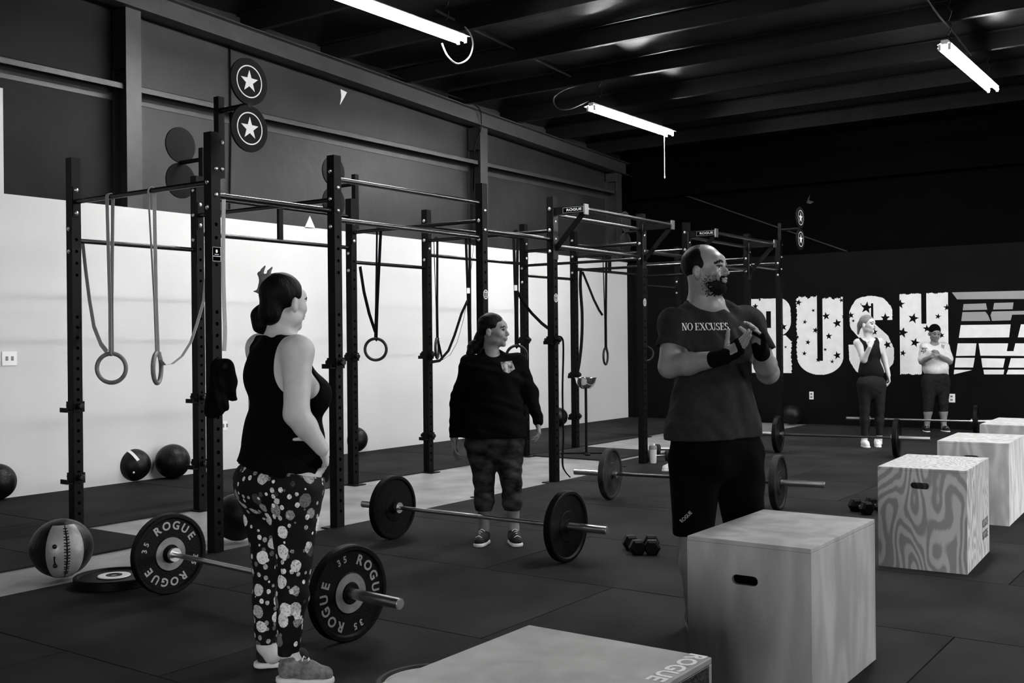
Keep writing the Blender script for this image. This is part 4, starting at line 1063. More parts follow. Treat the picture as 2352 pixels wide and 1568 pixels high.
class Head:
    """head frame: centre, facing angle (in the local xy plane), nod, roll, scale"""
    def __init__(s, c, ang, nod=0.0, sc=1.0, roll=0.0):
        f = V3(math.cos(ang) * math.cos(nod), math.sin(ang) * math.cos(nod), math.sin(nod)); r = V3(math.sin(ang), -math.cos(ang), 0)
        u = np.cross(r, f); 
        if roll: r, u = r * math.cos(roll) + u * math.sin(roll), u * math.cos(roll) - r * math.sin(roll)
        s.c = np.array(c, float); s.R = np.stack([r, f, u]); s.s = sc
    def p(s, x, f, u): return s.c + s.s * (s.R[0] * x + s.R[1] * f + s.R[2] * u)
    def e(s, F, x, f, u, rx, rf, ru, k=.01, op='u', tilt=None):
        R = s.R
        if tilt is not None:
            a, t = tilt; R = R.copy(); i, j = {'u': (0, 1), 'f': (0, 2), 'r': (1, 2)}[a]; ci, si = math.cos(t), math.sin(t)
            R[i], R[j] = s.R[i] * ci + s.R[j] * si, s.R[j] * ci - s.R[i] * si
        F.ell(s.p(x, f, u), np.array([rx, rf, ru]) * s.s, k * s.s, R, op)
    def local(s, P): return ((P - s.c) @ s.R.T) / s.s
    def build(s, F, fem=False, neck=None, nr=.055):
        e = s.e
        e(F, 0, -.015, .035, .074, .094, .086, .02); e(F, 0, .028, -.012, .061, .062, .080, .03)
        e(F, 0, .040, -.070, .044 if not fem else .038, .044, .034, .025); e(F, 0, .074, -.097, .017, .017, .015, .02)
        for x in (-1, 1):
            e(F, x * .036, .058, -.022, .026, .026, .026, .02); e(F, x * .048, .02, -.066, .020, .035, .025, .02)
        e(F, 0, .074, .034, .046, .020, .030, .02)
        for x in (-1, 1): e(F, x * .026, .084, .020, .019, .009, .006, .008)
        for x in (-1, 1): e(F, x * .031, .099, .002, .017, .017, .011, .010, 's')
        for x in (-1, 1): e(F, x * .031, .0745, .001, .0125, .0125, .0115, .002)
        F.cap(s.p(0, .086, .012), s.p(0, .108, -.024), .0075 * s.s, .0105 * s.s, .008 * s.s)
        for x in (-1, 1): e(F, x * .012, .098, -.028, .008, .010, .007, .005)
        e(F, 0, .084, -.050, .026, .015, .016, .012)
        e(F, 0, .094, -.0495, .022, .009, .0055, .004); e(F, 0, .092, -.0615, .019, .009, .0065, .004)
        e(F, 0, .104, -.0555, .021, .012, .0016, .002, 's')
        for x in (-1, 1):
            e(F, x * .082, -.008, -.012, .0125, .019, .032, .004, 'u', ('u', x * .35)); e(F, x * .0965, .000, -.010, .009, .009, .017, .003, 's')
        if neck is not None: F.cap(neck, s.p(0, -.022, -.055), nr * 1.08, nr * .92, .035)
def hand(F, w, d, n, th, sc=1.0, curl=(.3, .35, .4, .45), spread=.10, tcurl=.3, tang=.7):
    """w wrist, d palm direction, n palm normal (the way the palm looks), th = side (+1/-1) of the thumb along d x n"""
    w = np.array(w, float); d = unit(d); n = np.array(n, float); n = unit(n - d * (n @ d)); x = np.cross(d, n) * th
    pc = w + d * .05 * sc
    for o, l in ((-.024, .080), (-.008, .086), (.009, .088), (.024, .086)):
        F.cap(w + d * .012 * sc + x * o * .6 * sc, w + d * l * sc + x * o * sc, .0135 * sc, .0115 * sc, .010 * sc)
    F.ell(w + d * .035 * sc + x * .022 * sc + n * .006 * sc, (.018 * sc,) * 3, .012 * sc)
    tips = []
    for i, (o, l, r) in enumerate(((.026, .072, .0088), (.009, .080, .0090), (-.008, .074, .0086), (-.024, .060, .0076))):
        a = w + d * (.084 if i < 3 else .078) * sc + x * o * sc; dd = unit(d + x * o / .026 * spread); c = curl[i]
        segs = (.42, .32, .26)
        for j, q in enumerate(segs):
            c_ = c * (j + 1) * (1.0 if j < 2 else .9); v = dd * math.cos(c_) + n * math.sin(c_); b = a + v * l * q * sc
            F.cap(a, b, r * sc * (1 - .08 * j), r * sc * (.93 - .08 * j), .003 * sc); a = b
        tips.append(a)
    a = w + d * .022 * sc + x * .026 * sc; v = unit(d * math.cos(tang) + x * math.sin(tang) + n * .25)
    for j, (l, r) in enumerate(((.036, .0115), (.030, .0098), (.024, .0088))):
        c_ = tcurl * j; vv = unit(v * math.cos(c_) + (n * .7 + d * .5) * math.sin(c_)); b = a + vv * l * sc
        F.cap(a, b, r * sc, r * .93 * sc, .006 * sc); a = b
    return tips
class Person:
    def __init__(s, u0, vfoot, label, name='person', dz=0):
        a, b = ray(u0, vfoot); s.Z = -HC / b; s.a0 = a
        p = at(u0, vfoot, s.Z); s.o = empty(name, (p.x, p.y, 0), YAW, label, 'person'); s.u0 = u0
    def J(s, u, v, dy=0.0):
        a, b = ray(u, v); Z = s.Z + dy; return V3(a * Z - s.a0 * s.Z, dy, HC + b * Z)
    def part(s, F, name, m, label=None):
        me = F.mesh(name); o = link_mesh(name, me, m, s.o)
        if label: o['label'] = label
        return o
def paint(o, test_list):
    """material slots from face centres; test_list = [(slot, fn(P)->bool array)]"""
    me = o.data; n = len(me.polygons); c = np.zeros(n * 3, np.float32); me.polygons.foreach_get('center', c); P = c.reshape(-1, 3).astype(float)
    mi = np.zeros(n, np.int32)
    for slot, fn in test_list: mi[fn(P)] = slot
    me.polygons.foreach_set('material_index', mi)
def inell(L, c, r): return (((L - np.array(c)) / np.array(r)) ** 2).sum(1) < 1
def face_tests(H, brow=1, lip=2, eye=3, white=4, male=False):
    def brow_t(P):
        L = H.local(P); L = L * [1, 1, 1]; A = np.abs(L[:, 0]); return (L[:, 1] > .05) & (A > .012) & (A < .052) & (np.abs(L[:, 2] - (.021 + .010 * (1 - ((A - .030) / .022) ** 2))) < (.0065 if male else .004))
    def lip_t(P): L = H.local(P); return inell(L, (0, .098, -.0555), (.023, .02, .0115))
    def white_t(P): L = H.local(P); A = L.copy(); A[:, 0] = np.abs(A[:, 0]); return inell(A, (.031, .084, .001), (.0145, .018, .0070))
    def eye_t(P): L = H.local(P); A = L.copy(); A[:, 0] = np.abs(A[:, 0]); return inell(A, (.031, .087, .0015), (.0085, .018, .0072))
    def lash_t(P): L = H.local(P); A = L.copy(); A[:, 0] = np.abs(A[:, 0]); return inell(A, (.031, .085, .0085), (.017, .018, .0040))
    return [(brow, brow_t), (lip, lip_t), (white, white_t), (eye, eye_t), (brow, lash_t)]
def shoe(F, heel, toe, w_=.044, h_=.085, up=True):
    """upper of a trainer from heel to toe on the ground"""
    heel = np.array(heel, float); toe = np.array(toe, float); heel[2] = toe[2] = 0; d = unit(toe - heel); L = np.linalg.norm(toe - heel)
    F.ell(heel + d * .045 + [0, 0, .055], (w_ * .86, w_ * .95, .050), .02)
    F.cap(heel + d * .06 + [0, 0, .055], heel + d * L * .55 + [0, 0, .052], w_ * .88, w_ * .92, .02)
    F.cap(heel + d * L * .5 + [0, 0, .045], toe - d * .045 + [0, 0, .036], w_ * .95, w_ * .78, .02)
    F.cap(heel + d * .05 + [0, 0, .06], heel + d * .055 + [0, 0, h_ + .012], w_ * .86, w_ * .80, .015)
    return d, L
def make_shoe(P, heel, toe, m_up, m_sole, h=.006, ank=None, w_=.044, sole_h=.026):
    lo = np.minimum(heel, toe) - .1; hi = np.maximum(heel, toe) + .1; lo[2] = -.02; hi[2] = .2
    F = Field(lo, hi, h); shoe(F, heel, toe, w_); F.plane((0, 0, .014), (0, 0, -1)); up = P.part(F, 'shoe', m_up)
    F = Field(lo, hi, h); heel = np.array(heel, float); toe = np.array(toe, float); d = unit(toe - heel); L = np.linalg.norm(toe - heel)
    for a, b, r0, r1 in ((.035, .12, w_ * .92, w_ * .94), (.12, L - .045, w_ * .96, w_ * .92)):
        p, q = heel + d * a, heel + d * b; p[2] = q[2] = .012; F.cap(p, q, r0, r1, .01)
    F.plane((0, 0, sole_h), (0, 0, 1), .006); F.plane((0, 0, .001), (0, 0, -1)); me = F.mesh('sole'); o = link_mesh('sole', me, m_sole, up)
    # laces
    mb = MB(); s = np.cross(d, [0, 0, 1])
    for i in range(4):
        c = heel + d * (L * .46 + .022 * i); z = .108 - .011 * i
        mb.tube([c - s * .022 + [0, 0, z - .013], c + [0, 0, z + .0], c + s * .022 + [0, 0, z - .013]], .003, 5)
    mb.build('laces', m_sole, up)
    return up

SKIN = [M['skin_man'], M['hair'], M['lip'], M['eye'], M['eye_white'], M['beard']]
# ---- woman nearest the camera, seen from behind, printed leggings
def woman_near():
    P = Person(650, 1548, 'woman in black tank top and festive printed leggings with hand on hip, seen from behind'); J = P.J
    ph = math.radians(32); f = V3(math.cos(ph), math.sin(ph), 0); r = V3(math.sin(ph), -math.cos(ph), 0)
    H = Head(J(654, 696, .0), math.radians(49), -.05, .99)
    sh_r, sh_l = J(684, 806, -.15), J(600, 800, .15)
    el_r, wr_r = J(681, 950, -.20), J(739, 1030, -.15)
    el_l, wr_l = J(598, 960, .27), J(680, 1030, .20)
    lo, hi = (-.42, -.45, -.02), (.42, .45, 1.80)
    F = Field(lo, hi, .0055)
    H.build(F, True, J(644, 775, .01), .056)
    F.cap(J(642, 800, .0), J(645, 780, .0), .075, .06, .04)
    F.cap(sh_l, sh_r, .062, .062, .04)
    F.ell(J(645, 860, 0), (.125, .165, .15), .05, np.stack([f, r, V3(0, 0, 1)]))
    F.ell(J(704, 905, 0), (.085, .14, .085), .05, np.stack([f, r, V3(0, 0, 1)]))
    F.ell(J(650, 990, 0), (.145, .155, .17), .06, np.stack([f, r, V3(0, 0, 1)]))
    F.ell(J(643, 1100, 0), (.165, .175, .13), .06, np.stack([f, r, V3(0, 0, 1)]))
    for a, b, c in ((sh_r, el_r, wr_r), (sh_l, el_l, wr_l)):
        F.cap(a, b, .061, .051, .03); F.cap(b, b + (c - b) * .35, .050, .046, .02); F.cap(b + (c - b) * .35, c, .046, .030, .02)
    hand(F, wr_r, unit(V3(.10, .62, -.62)), unit(V3(-1, .1, -.3)), 1, .94, (.35, .4, .4, .45), .03, .1, .2)
    F.cap(wr_r, J(716, 1006, -.17), .013, .012, .01); F.cap(J(716, 1006, -.17), J(675, 1009, -.17), .012, .007, .006)
    hand(F, wr_l, unit(V3(.6, -.4, -.4)), V3(-.4, -.7, 0), -1, .94)
    L = {}
    for n_, hip, kn, an in (('r', J(676, 1120, -.085), J(676, 1285, -.10), J(662, 1496, -.10)), ('l', J(614, 1120, .085), J(619, 1290, .07), J(610, 1482, .08))):
        F.cap(hip, kn, .115, .062, .05); F.cap(kn, kn + (an - kn) * .4, .060, .058, .03); F.cap(kn + (an - kn) * .4, an, .058, .036, .03); F.cap(an, an * [1, 1, 0] + [0.03, 0, .06], .034, .04, .02)
        L[n_] = (hip, kn, an)
    body = P.part(F, 'body', [M['skin'], M['hair'], M['lip'], M['eye'], M['eye_white']]); paint(body, face_tests(H))
    # leggings
    F = Field((-.42, -.4, 0), (.42, .4, .95), .006)
    F.ell(J(640, 1110, 0), (.172, .182, .13), .05, np.stack([f, r, V3(0, 0, 1)])); F.ell(J(606, 1108, 0), (.115, .155, .115), .05, np.stack([f, r, V3(0, 0, 1)]))
    for n_ in 'rl':
        hip, kn, an = L[n_]
        F.cap(hip, kn, .126, .070, .05); F.cap(kn, kn + (an - kn) * .4, .069, .066, .03); F.cap(kn + (an - kn) * .4, an, .066, .044, .02)
    F.wobble(.003, [(30, 20, 40), (12, 40, 60)], 1); zc = J(640, 1488, 0)[2]
    F.plane((0, 0, zc), (0, 0, -1)); F.plane(J(640, 1062, 0), (.26, 0, 1)); P.part(F, 'leggings', M['santa'])
    # tank top
    F = Field((-.42, -.45, .7), (.42, .45, 1.62), .0055); B3 = np.stack([f, r, V3(0, 0, 1)])
    F.cap(J(642, 806, 0), J(643, 788, 0), .085, .072, .04); F.cap(sh_l, sh_r, .066, .066, .04)
    F.ell(J(640, 860, 0), (.140, .175, .155), .05, B3); F.ell(J(706, 908, 0), (.093, .15, .092), .05, B3); F.ell(J(650, 990, 0), (.158, .168, .175), .06, B3)
    F.cap(J(650, 1030, 0), J(644, 1086, 0), .170, .192, .05, None); F.ell(J(650, 1085, 0), (.190, .196, .12), .04, B3)
    F.wobble(.005, [(40, 30, 6), (14, 22, 30), (60, 10, 9)], 2)
    F.ell(J(688, 838, -.20), (.125, .14, .175), .012, None, 's'); F.ell(J(578, 838, .20), (.10, .12, .165), .012, None, 's')
    F.ell(J(684, 762, .03), (.085, .12, .06), .012, None, 's'); F.plane(J(640, 768, 0), (0, 0, 1)); F.plane(J(640, 1078, 0), (-.26, 0, -1))
    P.part(F, 'tank_top', M['fabric_black'])
    # hair, headband, ponytail, claw clip
    F = Field(H.c - .19, H.c + .19, .004)
    H.e(F, 0, -.022, .040, .082, .098, .090, .01); H.e(F, 0, -.075, -.045, .058, .045, .055, .03)
    H.e(F, 0, .085, -.005, .12, .055, .085, .012, 's'); H.e(F, .085, .045, -.050, .05, .065, .065, .012, 's'); H.e(F, -.085, .045, -.050, .05, .065, .065, .012, 's')
    H.e(F, 0, -.02, -.10, .055, .05, .03, .01, 's')
    H.e(F, .090, .002, -.012, .03, .028, .040, .006, 's')
    F.wobble(.0012, [(60, 50, 30), (40, 80, 60)], 3)
    hair = P.part(F, 'hair', M['hair'])
    pt = [J(604, 706, .01), J(598, 722, .01), J(600, 748, .01), J(606, 762, .0)]
    F = Field(J(600, 735, 0) - .13, J(600, 735, 0) + .13, .0045)
    F.cap(J(617, 700, 0), J(603, 725, .0), .024, .044, .02); F.cap(J(603, 725, 0), J(604, 745, 0), .045, .040, .02); F.cap(J(604, 745, 0), J(620, 764, 0), .040, .016, .02); F.wobble(.002, [(60, 50, 30), (40, 80, 60)], 4)
    o = F.mesh('ponytail'); link_mesh('ponytail', o, M['hair'], hair)
    F = Field(J(605, 645, 0) - .1, J(605, 645, 0) + .1, .0035)
    F.ell(J(612, 655, 0), (.028, .03, .034), .01); F.wobble(.002, [(160, 120, 90)], 5)
    link_mesh('hair_bun', F.mesh('hair_bun'), M['hair'], hair)
    F = Field(J(605, 645, 0) - .1, J(605, 645, 0) + .1, .003)
    y = -.05
    F.cap(J(597, 629, y), J(606, 640, y), .011, .019, .008); F.cap(J(606, 640, y), J(600, 655, y), .017, .012, .008); F.cap(J(617, 633, y), J(606, 642, y), .012, .014, .008)
    F.cap(J(600, 629, y), J(603, 620, y), .010, .007, .003); F.cap(J(603, 620, y), J(609, 611, y), .007, .0035, .003)
    F.cap(J(617, 634, y), J(618, 624, y), .011, .008, .003); F.cap(J(618, 624, y), J(625, 614, y), .008, .0035, .003)
    F.cap(J(600, 655, y), J(594, 668, y), .011, .009, .004); F.cap(J(597, 669, y), J(582, 669, y), .010, .002, .004); F.cap(J(596, 669, y), J(608, 678, 0), .010, .008, .004)
    o = link_mesh('hair_claw', F.mesh('hair_claw'), M['insert'], hair); o['label'] = 'pale curved claw clip'
    F = Field(H.c - .19, H.c + .19, .004); H.e(F, 0, -.016, .034, .0785, .099, .090, .01); H.e(F, 0, -.04, .02, .2, .06, .2, .0, 's'); H.e(F, 0, .105, .0, .2, .075, .13, .0, 's'); F.plane(H.p(0, 0, .02), -H.R[2])
    link_mesh('headband', F.mesh('headband'), M['legging_grey'], hair)
    make_shoe(P, J(637, 1560, -.10) * [1, 1, 0], J(637, 1560, -.10) * [1, 1, 0] + V3(.245, -.03, 0), M['shoe_grey'], M['sole'])
    make_shoe(P, J(585, 1530, .10) * [1, 1, 0], J(585, 1530, .10) * [1, 1, 0] + V3(.235, .05, 0), M['shoe_dark'], M['sole'])
woman_near()

# ---- woman in the black long-sleeved top
def woman_mid():
    P = Person(1135, 1250, 'woman in black long-sleeved top and camouflage capri leggings looking to her left'); J = P.J
    H = Head(J(1134, 760, 0), math.radians(-20), 0, .98)
    lo, hi = (-.45, -.35, -.02), (.45, .3, 1.72); F = Field(lo, hi, .0065)
    H.build(F, True, J(1128, 808, .01), .052)
    shl, shr = J(1078, 836, .0), J(1188, 832, .0); F.cap(shl, shr, .055, .055, .04)
    F.ell(J(1133, 880, 0), (.17, .12, .17), .05); F.ell(J(1135, 960, 0), (.165, .13, .15), .05); F.ell(J(1136, 1010, 0), (.185, .135, .12), .05)
    arms = ((shl, J(1052, 918, .03), J(1043, 1006, -.02)), (shr, J(1217, 900, .03), J(1236, 966, -.03)))
    for a, b, c in arms: F.cap(a, b, .052, .043, .03); F.cap(b, c, .043, .028, .03)
    hand(F, arms[0][2], unit(V3(.03, -.10, -1)), V3(.9, .2, 0), -1, 1.0, (.15, .25, .35, .4), .12, .2, .6)
    hand(F, arms[1][2], unit(V3(.06, -.12, -1)), V3(-.9, .1, 0), 1, 1.0, (.35, .45, .5, .5), .06, .3, .6)
    legs = ((J(1104, 1020, 0), J(1112, 1105, -.01), J(1112, 1210, .02)), (J(1168, 1020, 0), J(1174, 1105, -.01), J(1180, 1212, .02)))
    for h_, k_, a_ in legs: F.cap(h_, k_, .100, .062, .04); F.cap(k_, k_ + (a_ - k_) * .4, .058, .056, .03); F.cap(k_ + (a_ - k_) * .4, a_, .056, .035, .03); F.cap(a_, a_ * [1, 1, 0] + [0, 0, .05], .034, .036, .02)
    body = P.part(F, 'body', [M['skin_tan'], M['hair'], M['lip'], M['eye'], M['eye_white']]); paint(body, face_tests(H))
    F = Field((-.45, -.3, .6), (.45, .3, 1.5), .0065)
    F.cap(J(1130, 832, 0), J(1130, 816, .0), .085, .07, .04); F.cap(shl, shr, .064, .064, .04)
    F.ell(J(1133, 872, -.01), (.195, .138, .16), .05); F.ell(J(1137, 935, 0), (.205, .15, .19), .05); F.cap(J(1110, 985, 0), J(1164, 985, 0), .150, .150, .05); F.cap(J(1108, 1005, 0), J(1166, 1005, 0), .152, .152, .02)
    for a, b, c in arms: F.cap(a, b, .062, .054, .03); F.cap(b, c, .052, .038, .03)
    F.wobble(.006, [(40, 10, 20), (14, 20, 50), (20, 30, 70)], 6); F.plane(J(1136, 1003, 0), (0, 0, -1)); F.ell(J(1134, 802, -.07), (.07, .10, .055), .01, None, 's')
    top = P.part(F, 'long_sleeved_top', M['fabric_black'])
    x0 = J(1152, 830, 0)[0]; 
    F = Field((-.45, -.3, .2), (.45, .3, .95), .0065)
    F.ell(J(1136, 1012, 0), (.192, .142, .12), .05)
    for h_, k_, a_ in legs: F.cap(h_, k_, .110, .070, .04); F.cap(k_, k_ + (a_ - k_) * .4, .068, .066, .03); F.cap(k_ + (a_ - k_) * .4, a_, .066, .045, .03)
    F.wobble(.003, [(30, 20, 60)], 7); F.plane(J(1136, 1172, 0), (0, 0, -1)); P.part(F, 'capri_leggings', M['camo'])
    F = Field(H.c - .2, H.c + .17, .0045)
    H.e(F, 0, -.022, .038, .083, .100, .092, .01); H.e(F, 0, .085, -.012, .12, .060, .080, .012, 's')
    for x in (-1, 1): H.e(F, x * .085, .04, -.045, .05, .055, .06, .012, 's'); H.e(F, x * .09, 0, -.012, .02, .02, .03, .005, 's')
    H.e(F, 0, -.09, -.045, .05, .045, .05, .03)
    F.cap(J(1104, 780, .03), J(1088, 798, .02), .038, .045, .03); F.cap(J(1088, 798, .02), J(1078, 812, -.01), .040, .022, .02); F.wobble(.003, [(50, 60, 40), (60, 80, 90)], 8)
    P.part(F, 'hair', M['hair'])
    # pocket patch on the chest
    bv = BVHTree.FromObject(top, bpy.context.evaluated_depsgraph_get())
    q = [J(1149, 832, -.2), J(1176, 829, -.2), J(1183, 848, -.2), J(1168, 858, -.2), J(1155, 853, -.2)]
    pts = []
    for p in q:
        h_ = bv.ray_cast(Vector(p) + Vector((0, -.3, 0)), Vector((0, 1, 0))); pts.append(h_[0] + Vector((0, -.004, 0)) if h_[0] else Vector(p))
    mb = MB().add(pts + [p + Vector((0, .006, 0)) for p in pts], [tuple(range(5)), (0, 1, 6, 5), (1, 2, 7, 6), (2, 3, 8, 7), (3, 4, 9, 8), (4, 0, 5, 9)])
    pk = mb.build('chest_patch', M['camo_light'], P.o); pk['label'] = 'pale camouflage chest patch'
    make_shoe(P, J(1116, 1228, 0) * [1, 1, 0] + V3(0, .07, 0), J(1100, 1250, 0) * [1, 1, 0] + V3(-.01, -.12, 0), M['shoe_dark'], M['sole'])
    make_shoe(P, J(1176, 1228, 0) * [1, 1, 0] + V3(0, .07, 0), J(1188, 1250, 0) * [1, 1, 0] + V3(.01, -.12, 0), M['shoe_dark'], M['sole'])
M['camo_light'] = mat('camo_patch', 0.2, 0.8, 0, 0.2, 0.95, 35, detail=3)
woman_mid()

# ---- serif lettering for the shirt
def serif(mb, s, mt, hgt):
    """letters built from thick and thin strokes; cell height 1"""
    T, t = .17, .06
    def q(x0, y0, x1, y1, w_):  # stroke with horizontal width w_
        return [[(x0, y0), (x0 + w_, y0), (x1 + w_, y1), (x1, y1)]]
    def rc(x0, y0, x1, y1): return [[(x0, y0), (x1, y0), (x1, y1), (x0, y1)]]
    def arc(cx, cy, rx, ry, a0, a1, n=12):
        out = []
        for i in range(n):
            p = []
            for a in (a0 + (a1 - a0) * i / n, a0 + (a1 - a0) * (i + 1) / n):
                w_ = t + (T - t) * abs(math.cos(a)); p.append((a, w_))
            (a, wa), (b, wb) = p
            out.append([(cx + rx * math.cos(a), cy + ry * math.sin(a)), (cx + rx * math.cos(b), cy + ry * math.sin(b)), (cx + (rx - wb) * math.cos(b), cy + (ry - t) * math.sin(b)), (cx + (rx - wa) * math.cos(a), cy + (ry - t) * math.sin(a))])
        return out
    G = {'N': (rc(.08, 0, .14, 1) + rc(.62, 0, .68, 1) + q(.52, 0, .05, 1, T) + rc(0, 0, .24, .05) + rc(.52, .95, .80, 1) + rc(-.02, .95, .16, 1), .80),
         'O': (arc(.40, .5, .40, .52, 0, 2 * PI, 24), .80),
         'E': (rc(.08, 0, .08 + T, 1) + rc(0, 0, .60, .05) + rc(0, .95, .58, 1) + rc(.2, .48, .46, .53) + rc(.55, 0, .60, .26) + rc(.53, .76, .58, 1) + rc(.42, .38, .46, .64), .62),
         'X': (q(.52, 0, .06, 1, T) + q(.06, 0, .56, 1, t) + rc(-.02, 0, .22, .05) + rc(.42, 0, .76, .05) + rc(-.02, .95, .30, 1) + rc(.46, .95, .72, 1), .74),
         'C': (arc(.40, .5, .40, .52, .62, 2 * PI - .62, 20) + rc(.66, .68, .70, 1.0), .72),
         'U': (rc(.06, .3, .06 + T, 1) + rc(.58, .3, .64, 1) + arc(.35, .3, .29, .32, PI, 2 * PI) + rc(-.02, .95, .32, 1) + rc(.48, .95, .74, 1), .74),
         'S': (arc(.28, .74, .25, .27, .5, PI * 1.5) + arc(.28, .25, .27, .27, -PI + .4, PI * .5) + rc(.46, .72, .50, .98) + rc(.02, .02, .06, .3), .56),
         '.': (rc(.02, 0, .15, .14), .2), ' ': ([], .22)}
    wd = sum(G[c][1] + .03 for c in s); x = -wd / 2
    for c in s:
        for poly in G[c][0]:
            # split strokes so they follow the cloth
            mb.add([mt @ Vector(((x + a) * hgt, 0, b * hgt)) for a, b in poly], [tuple(range(len(poly)))])
        x += G[c][1] + .03
def drape(mb, obj, d=(0, 1, 0), off=.0025, back=.4):
    """pushes a built print onto the cloth of obj"""
    bm = bmesh.new(); me = mb.mesh('tmp'); bm.from_mesh(me); bpy.data.meshes.remove(me)
    bmesh.ops.triangulate(bm, faces=bm.faces); bmesh.ops.subdivide_edges(bm, edges=[e for e in bm.edges if e.calc_length() > .012], cuts=1); bmesh.ops.triangulate(bm, faces=bm.faces)
    bv = BVHTree.FromObject(obj, bpy.context.evaluated_depsgraph_get()); d = Vector(d).normalized()
    for v in bm.verts:
        h_ = bv.ray_cast(v.co - d * back, d)
        if h_[0]: v.co = h_[0] - d * off
    me = bpy.data.meshes.new('print'); bm.to_mesh(me); bm.free(); return me
def facing(d):   # matrix whose -y looks along d, x = reading direction for a viewer in front
    d = Vector(d).normalized(); y = -d; z = Vector((0, 0, 1)); x = y.cross(z).normalized(); z = x.cross(y)
    return Matrix((x, y, z)).transposed().to_4x4()

# ---- the man
def man():
    P = Person(1640, 1447, 'balding bearded man in charcoal NO EXCUSES tee, black shorts and black grips, clapping'); J = P.J
    H = Head(J(1621, 620, 0), math.radians(-36), .06, 1.03)
    pt = math.radians(-64); f = V3(math.cos(pt), math.sin(pt), 0); r = V3(math.sin(pt), -math.cos(pt), 0); B3 = np.stack([r, f, V3(0, 0, 1)])
    lo, hi = (-.42, -.62, -.02), (.42, .35, 1.92); F = Field(lo, hi, .0055)
    H.build(F, False, J(1620, 706, .03), .072); H.e(F, 0, .03, -.095, .05, .055, .03, .03)
    shr, shl = J(1550, 750, -.07), J(1722, 745, .08); F.cap(shr, shl, .066, .066, .05); F.cap(J(1628, 735, .02), J(1622, 712, .02), .095, .078, .05)
    F.cap(J(1606, 700, .03), shr + [.03, 0, .0], .046, .046, .04); F.cap(J(1638, 700, .05), shl + [-.03, 0, .0], .046, .046, .04)
    F.ell(J(1637, 800, 0), (.195, .135, .18), .05, B3); F.ell(J(1640, 900, 0), (.185, .155, .18), .06, B3); F.ell(J(1645, 1000, 0), (.185, .145, .14), .05, B3)
    elr, wrr = J(1538, 842, -.13), J(1662, 821, -.36); ell, wrl = J(1764, 856, -.01), J(1746, 800, -.26)
    for a, b, c, ra in ((shr, elr, wrr, .062), (shl, ell, wrl, .058)):
        F.cap(a, b, ra, .052, .03); F.cap(b, b + (c - b) * .35, .050, .052, .02); F.cap(b + (c - b) * .35, c, .052, .031, .02)
    dr = unit(J(1722, 778, -.42) - wrr); tr = hand(F, wrr, dr, unit(V3(.1, -.6, .7)), -1, 1.06, (.12, .14, .16, .18), .06, .1, .95)
    dl = unit(J(1736, 742, -.34) - wrl); tl = hand(F, wrl, dl, unit(V3(-.8, -.45, 0)), -1, 1.06, (.30, .28, .28, .3), .10, .1, .8)
    legs = ((J(1600, 1050, -.03), J(1592, 1215, -.04), J(1594, 1405, .0)), (J(1692, 1050, .05), J(1712, 1210, .04), J(1716, 1415, .06)))
    for h_, k_, a_ in legs: F.cap(h_, k_, .105, .068, .04); F.cap(k_, k_ + (a_ - k_) * .4, .062, .064, .03); F.cap(k_ + (a_ - k_) * .4, a_, .064, .038, .03); F.cap(a_, a_ * [1, 1, 0] + [0, 0, .05], .036, .04, .02)
    body = P.part(F, 'body', SKIN)
    def beard_t(Q):
        L = H.local(Q); x = np.abs(L[:, 0]); m_ = inell(L, (0, .094, -.058), (.027, .03, .012))
        rs = np.random.RandomState(6).rand(len(L))
        k = np.clip((-.060 + .22 * x - L[:, 2]) / .014, 0, 1) * np.clip((L[:, 2] + .132) / .014, 0, 1) * np.clip((L[:, 1] - .012) / .045, 0, 1)
        chin = (k > rs) & ~m_
        mus = (L[:, 1] > .078) & (np.abs(L[:, 2] + .0405 + .12 * x) < .0055) & (x < .029)
        gt = (x > .023) & (x < .031) & (L[:, 1] > .06) & (L[:, 2] > -.07) & (L[:, 2] < -.042)
        return chin | mus | gt
    def stub_t(Q):
        L = H.local(Q); x = np.abs(L[:, 0]); rs = np.random.RandomState(5).rand(len(L))
        a = np.clip((-.042 + .25 * x - L[:, 2]) / .022, 0, 1) * np.clip((L[:, 2] + .128) / .025, 0, 1) * np.clip((L[:, 1] + .004) / .03, 0, 1)
        return (a > rs) & (x < .085) & ~inell(L, (0, .094, -.058), (.026, .03, .012))
    body.data.materials.append(M['stubble'])
    paint(body, [(6, stub_t), (5, beard_t)] + face_tests(H, male=True))
    # hair: sides and back only
    F = Field(H.c - .16, H.c + .16, .0045); H.e(F, 0, -.022, .034, .081, .097, .088, .01)
    H.e(F, 0, .075, .060, .075, .105, .085, .015, 's'); H.e(F, 0, .095, -.01, .12, .075, .10, .012, 's'); F.plane(H.p(0, 0, -.062), -H.R[2], .01)
    for x in (-1, 1): H.e(F, x * .088, .0, -.02, .022, .024, .04, .006, 's'); H.e(F, x * .075, .045, -.06, .035, .05, .05, .008, 's')
    F.wobble(.001, [(60, 50, 30), (40, 80, 60)], 9); P.part(F, 'hair', M['hair'])
    # t-shirt
    F = Field((-.42, -.45, .7), (.42, .35, 1.62), .0055)
    F.cap(J(1630, 745, .02), J(1624, 722, .02), .115, .085, .05); F.cap(shr, shl, .080, .080, .05)
    F.cap(J(1598, 716, .03), shr + [.03, 0, .02], .062, .068, .04); F.cap(J(1648, 716, .05), shl + [-.03, 0, .02], .060, .066, .04)
    F.ell(J(1637, 800, 0), (.215, .150, .19), .05, B3); F.ell(J(1638, 905, 0), (.200, .172, .20), .06, B3); F.cap(J(1614, 975, -.03), J(1663, 975, .04), .172, .172, .05); F.cap(J(1612, 1000, -.03), J(1664, 1000, .04), .182, .182, .03)
